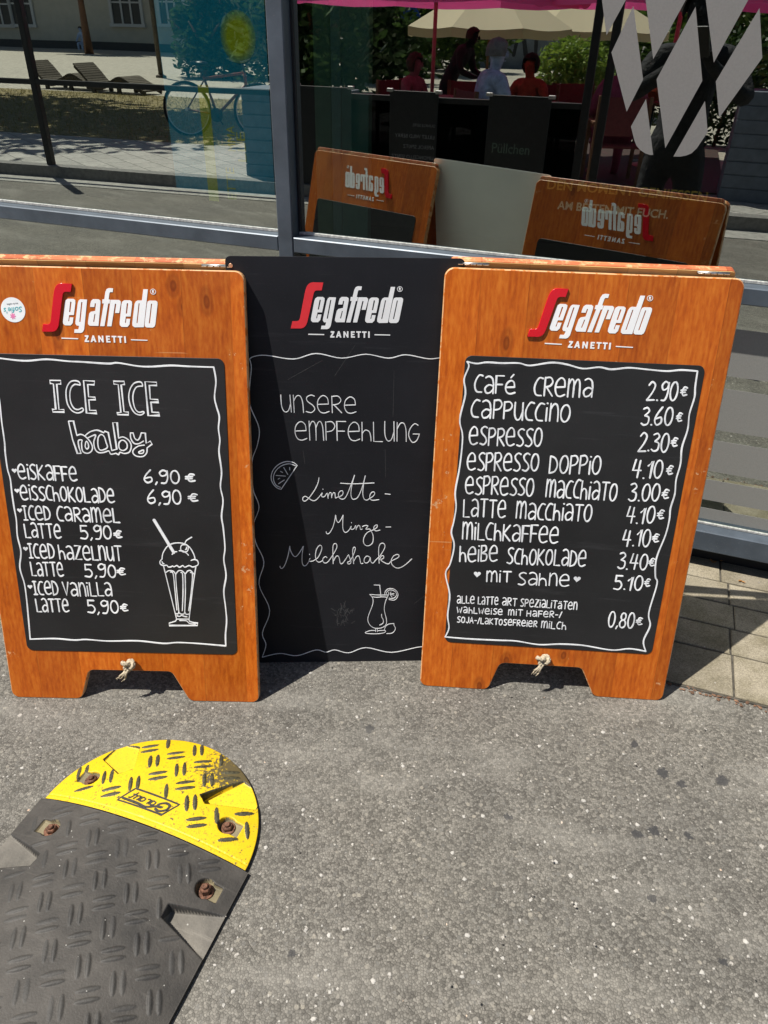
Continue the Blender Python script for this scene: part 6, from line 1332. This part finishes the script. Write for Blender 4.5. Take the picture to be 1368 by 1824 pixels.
def tree(name, lab, s, d, trunk_h, crown, n_, leafsize, mat, lean=(0, 0), group=None, r=.16, sub=7, zr=(.2, 1.2)):
    root = thing(name, lab, 'tree', FP(s, d, .11), GY, group); b_ = MB(); c = Vector((lean[0], lean[1], trunk_h))
    b_.tube([(0, 0, 0), (c.x*.3, c.y*.3, trunk_h*.5), tuple(c), (c.x, c.y, trunk_h+crown[2]*.9)], [r*1.3, r, r*.8, r*.3], 9)
    for k in range(6):
        a = 2*pi*k/6+.4; b_.tube([tuple(c*.9), (c.x+crown[0]*.35*cos(a), c.y+crown[1]*.35*sin(a), c.z+crown[2]*.4), (c.x+crown[0]*.75*cos(a), c.y+crown[1]*.75*sin(a), c.z+crown[2]*.7)], [r*.5, r*.3, r*.1], 6)
    b_.build('trunk', woodb, root); b_ = MB()
    for k in range(sub):
        a = random.random()*6.3; q = random.random()**.5
        cc = (c.x+crown[0]*.62*q*cos(a), c.y+crown[1]*.62*q*sin(a), c.z+crown[2]*random.uniform(*zr)); f = random.uniform(.35, .6)
        leaves(b_, cc, (crown[0]*f, crown[1]*f, crown[2]*f*.8), n_//sub, leafsize)
    b_.build('crown', mat, root)
tree('shade_tree', 'big broad tree shading the lawn', -17.0, 13.0, 4.2, (4.8, 4.2, 2.4), 6500, .19, leafm2, (4.6, 2.4), sub=18)
q = rfl(150, 40, 31); tree('weeping_tree', 'drooping tree before the cream building, mirrored in the left pane', q[0], 31, 2.3, (2.3, 1.4, 1.5), 1500, .22, leafd, sub=8)
q = rfl(400, 90, 20); tree('dark_tree', 'dense dark tree behind the blue poster, mirrored in the left pane', q[0], 20.5, 1.0, (2.4, 1.6, 1.7), 5200, .11, leafd, group='trees beyond the plaza', sub=18, zr=(-.3, .9))
q = rfl(345, 100, 19); tree('dark_tree', 'low dark tree beside the slim post, mirrored in the left pane', q[0], 19.6, .6, (1.1, 1.1, 1.1), 2400, .10, leafd, group='trees beyond the plaza', sub=10, zr=(-.2, .8))
for px_, d, lab in ((560, 17, 'dark tree behind the green screen, mirrored in the dark pane'), (650, 21, 'dark tree above the terrace planks, mirrored in the dark pane'), (740, 26, 'tree by the blue road sign, mirrored in the dark pane'), (820, 29, 'tree left of the painted wall, mirrored in the dark pane'), (1010, 38, 'tall tree behind the painted wall, mirrored in the dark pane'), (1180, 24, 'tree behind the diamond emblem, mirrored in the dark pane'), (1300, 22, 'tree above the planter, mirrored in the dark pane')):
    q = rfl(px_, 60, d); tree('dark_tree', lab, q[0], d, .9, (2.5, 1.6, 1.9), 3400, .14, leafd if px_ < 700 else leafm2, group='trees beyond the plaza', sub=16, zr=(-.35, .9))
q0_, q1_ = rfl(860, 108, 33), rfl(1000, 108, 33)
gw = thing('painted_wall', 'grey blue wall sprayed with large dark shapes across the plaza, mirrored in the dark pane', 'wall', FP(q0_[0]-1, 33, .1), GY)
b_ = MB(); b_.box(0, q1_[0]-q0_[0]+3, -.1, .1, 0, 1.9); b_.build('wall_face', simple('grey_blue_wall', (.16, .18, .20, 1), .8, var=.2, scale=2), gw)
b_ = MB(lambda u, v, w_: Vector((u, -.1005-w_, v)))
b_.T = lambda u, v, w_: Vector((u, .101+w_, v))
for st in ([(.6, .3), (.7, .9), (1.1, 1.0), (1.2, 1.5), (2.0, 1.7)], [(2.3, .5), (2.5, 1.4), (2.8, .5)], [(3.2, .4), (3.2, 1.6), (3.9, 1.6)], [(4.2, 1.6), (4.3, .6), (4.7, .5), (4.9, 1.6)]): b_.ribbon(smoothline(st), .16, 0, .004)
b_.build('sprayed_shapes', simple('spray_black', (.02, .02, .025, 1), .6), gw)
q = rfl(288, 138, None, .115); root = thing('slim_post', 'slim grey post on the cobbles before the cream building, mirrored in the left pane', 'post', FP(q[0], q[1], .112), GY); b_ = MB(); b_.tube([(0, 0, 0), (0, 0, 3.4)], .07, 8); b_.build('pole', timber, root)
b_ = MB(); b_.lathe([(.15, 0), (.15, .05), (.08, .08)], 14); b_.build('base', timber, root)
q = rfl(731, 33, 22); root = thing('road_sign', 'round blue road sign on a grey pole before the trees, mirrored in the dark pane', 'road sign', FP(q[0], 22, .112), GY); b_ = MB(); b_.tube([(0, 0, 0), (0, 0, q[2]+.3)], .03, 8); b_.build('pole', M['steel'], root)
b_ = MB(); b_.prism(ringp(0, q[2]-.112, .30, 28), .035, .05, 0, .002, 'y'); b_.build('sign_disc', simple('sign_blue', (.02, .08, .38, 1), .4), root)
# small yellow card clipped to the terrace front
q = rfl(944, 300, KD(-1.5, .02)); root = thing('hanging_card', 'small yellow card under a steel clip on the terrace screen, mirrored in glass', 'card', FP(*q), GY)
b_ = MB(); b_.box(-.085, .085, -.004, .004, -.10, .06, 0, .002); b_.build('card_sheet', simple('card_yellow', (.62, .48, .10, 1), .7), root)
b_ = MB(); b_.box(-.08, .08, -.010, .010, .061, .085, 0, .003); b_.build('clip', M['steel'], root)
structure(slab('terrace_deck', -4.6, .55, 1.05, 4.6, .119, .135, simple('deck_boards', (.045, .022, .017, 1), .7, var=.3)))
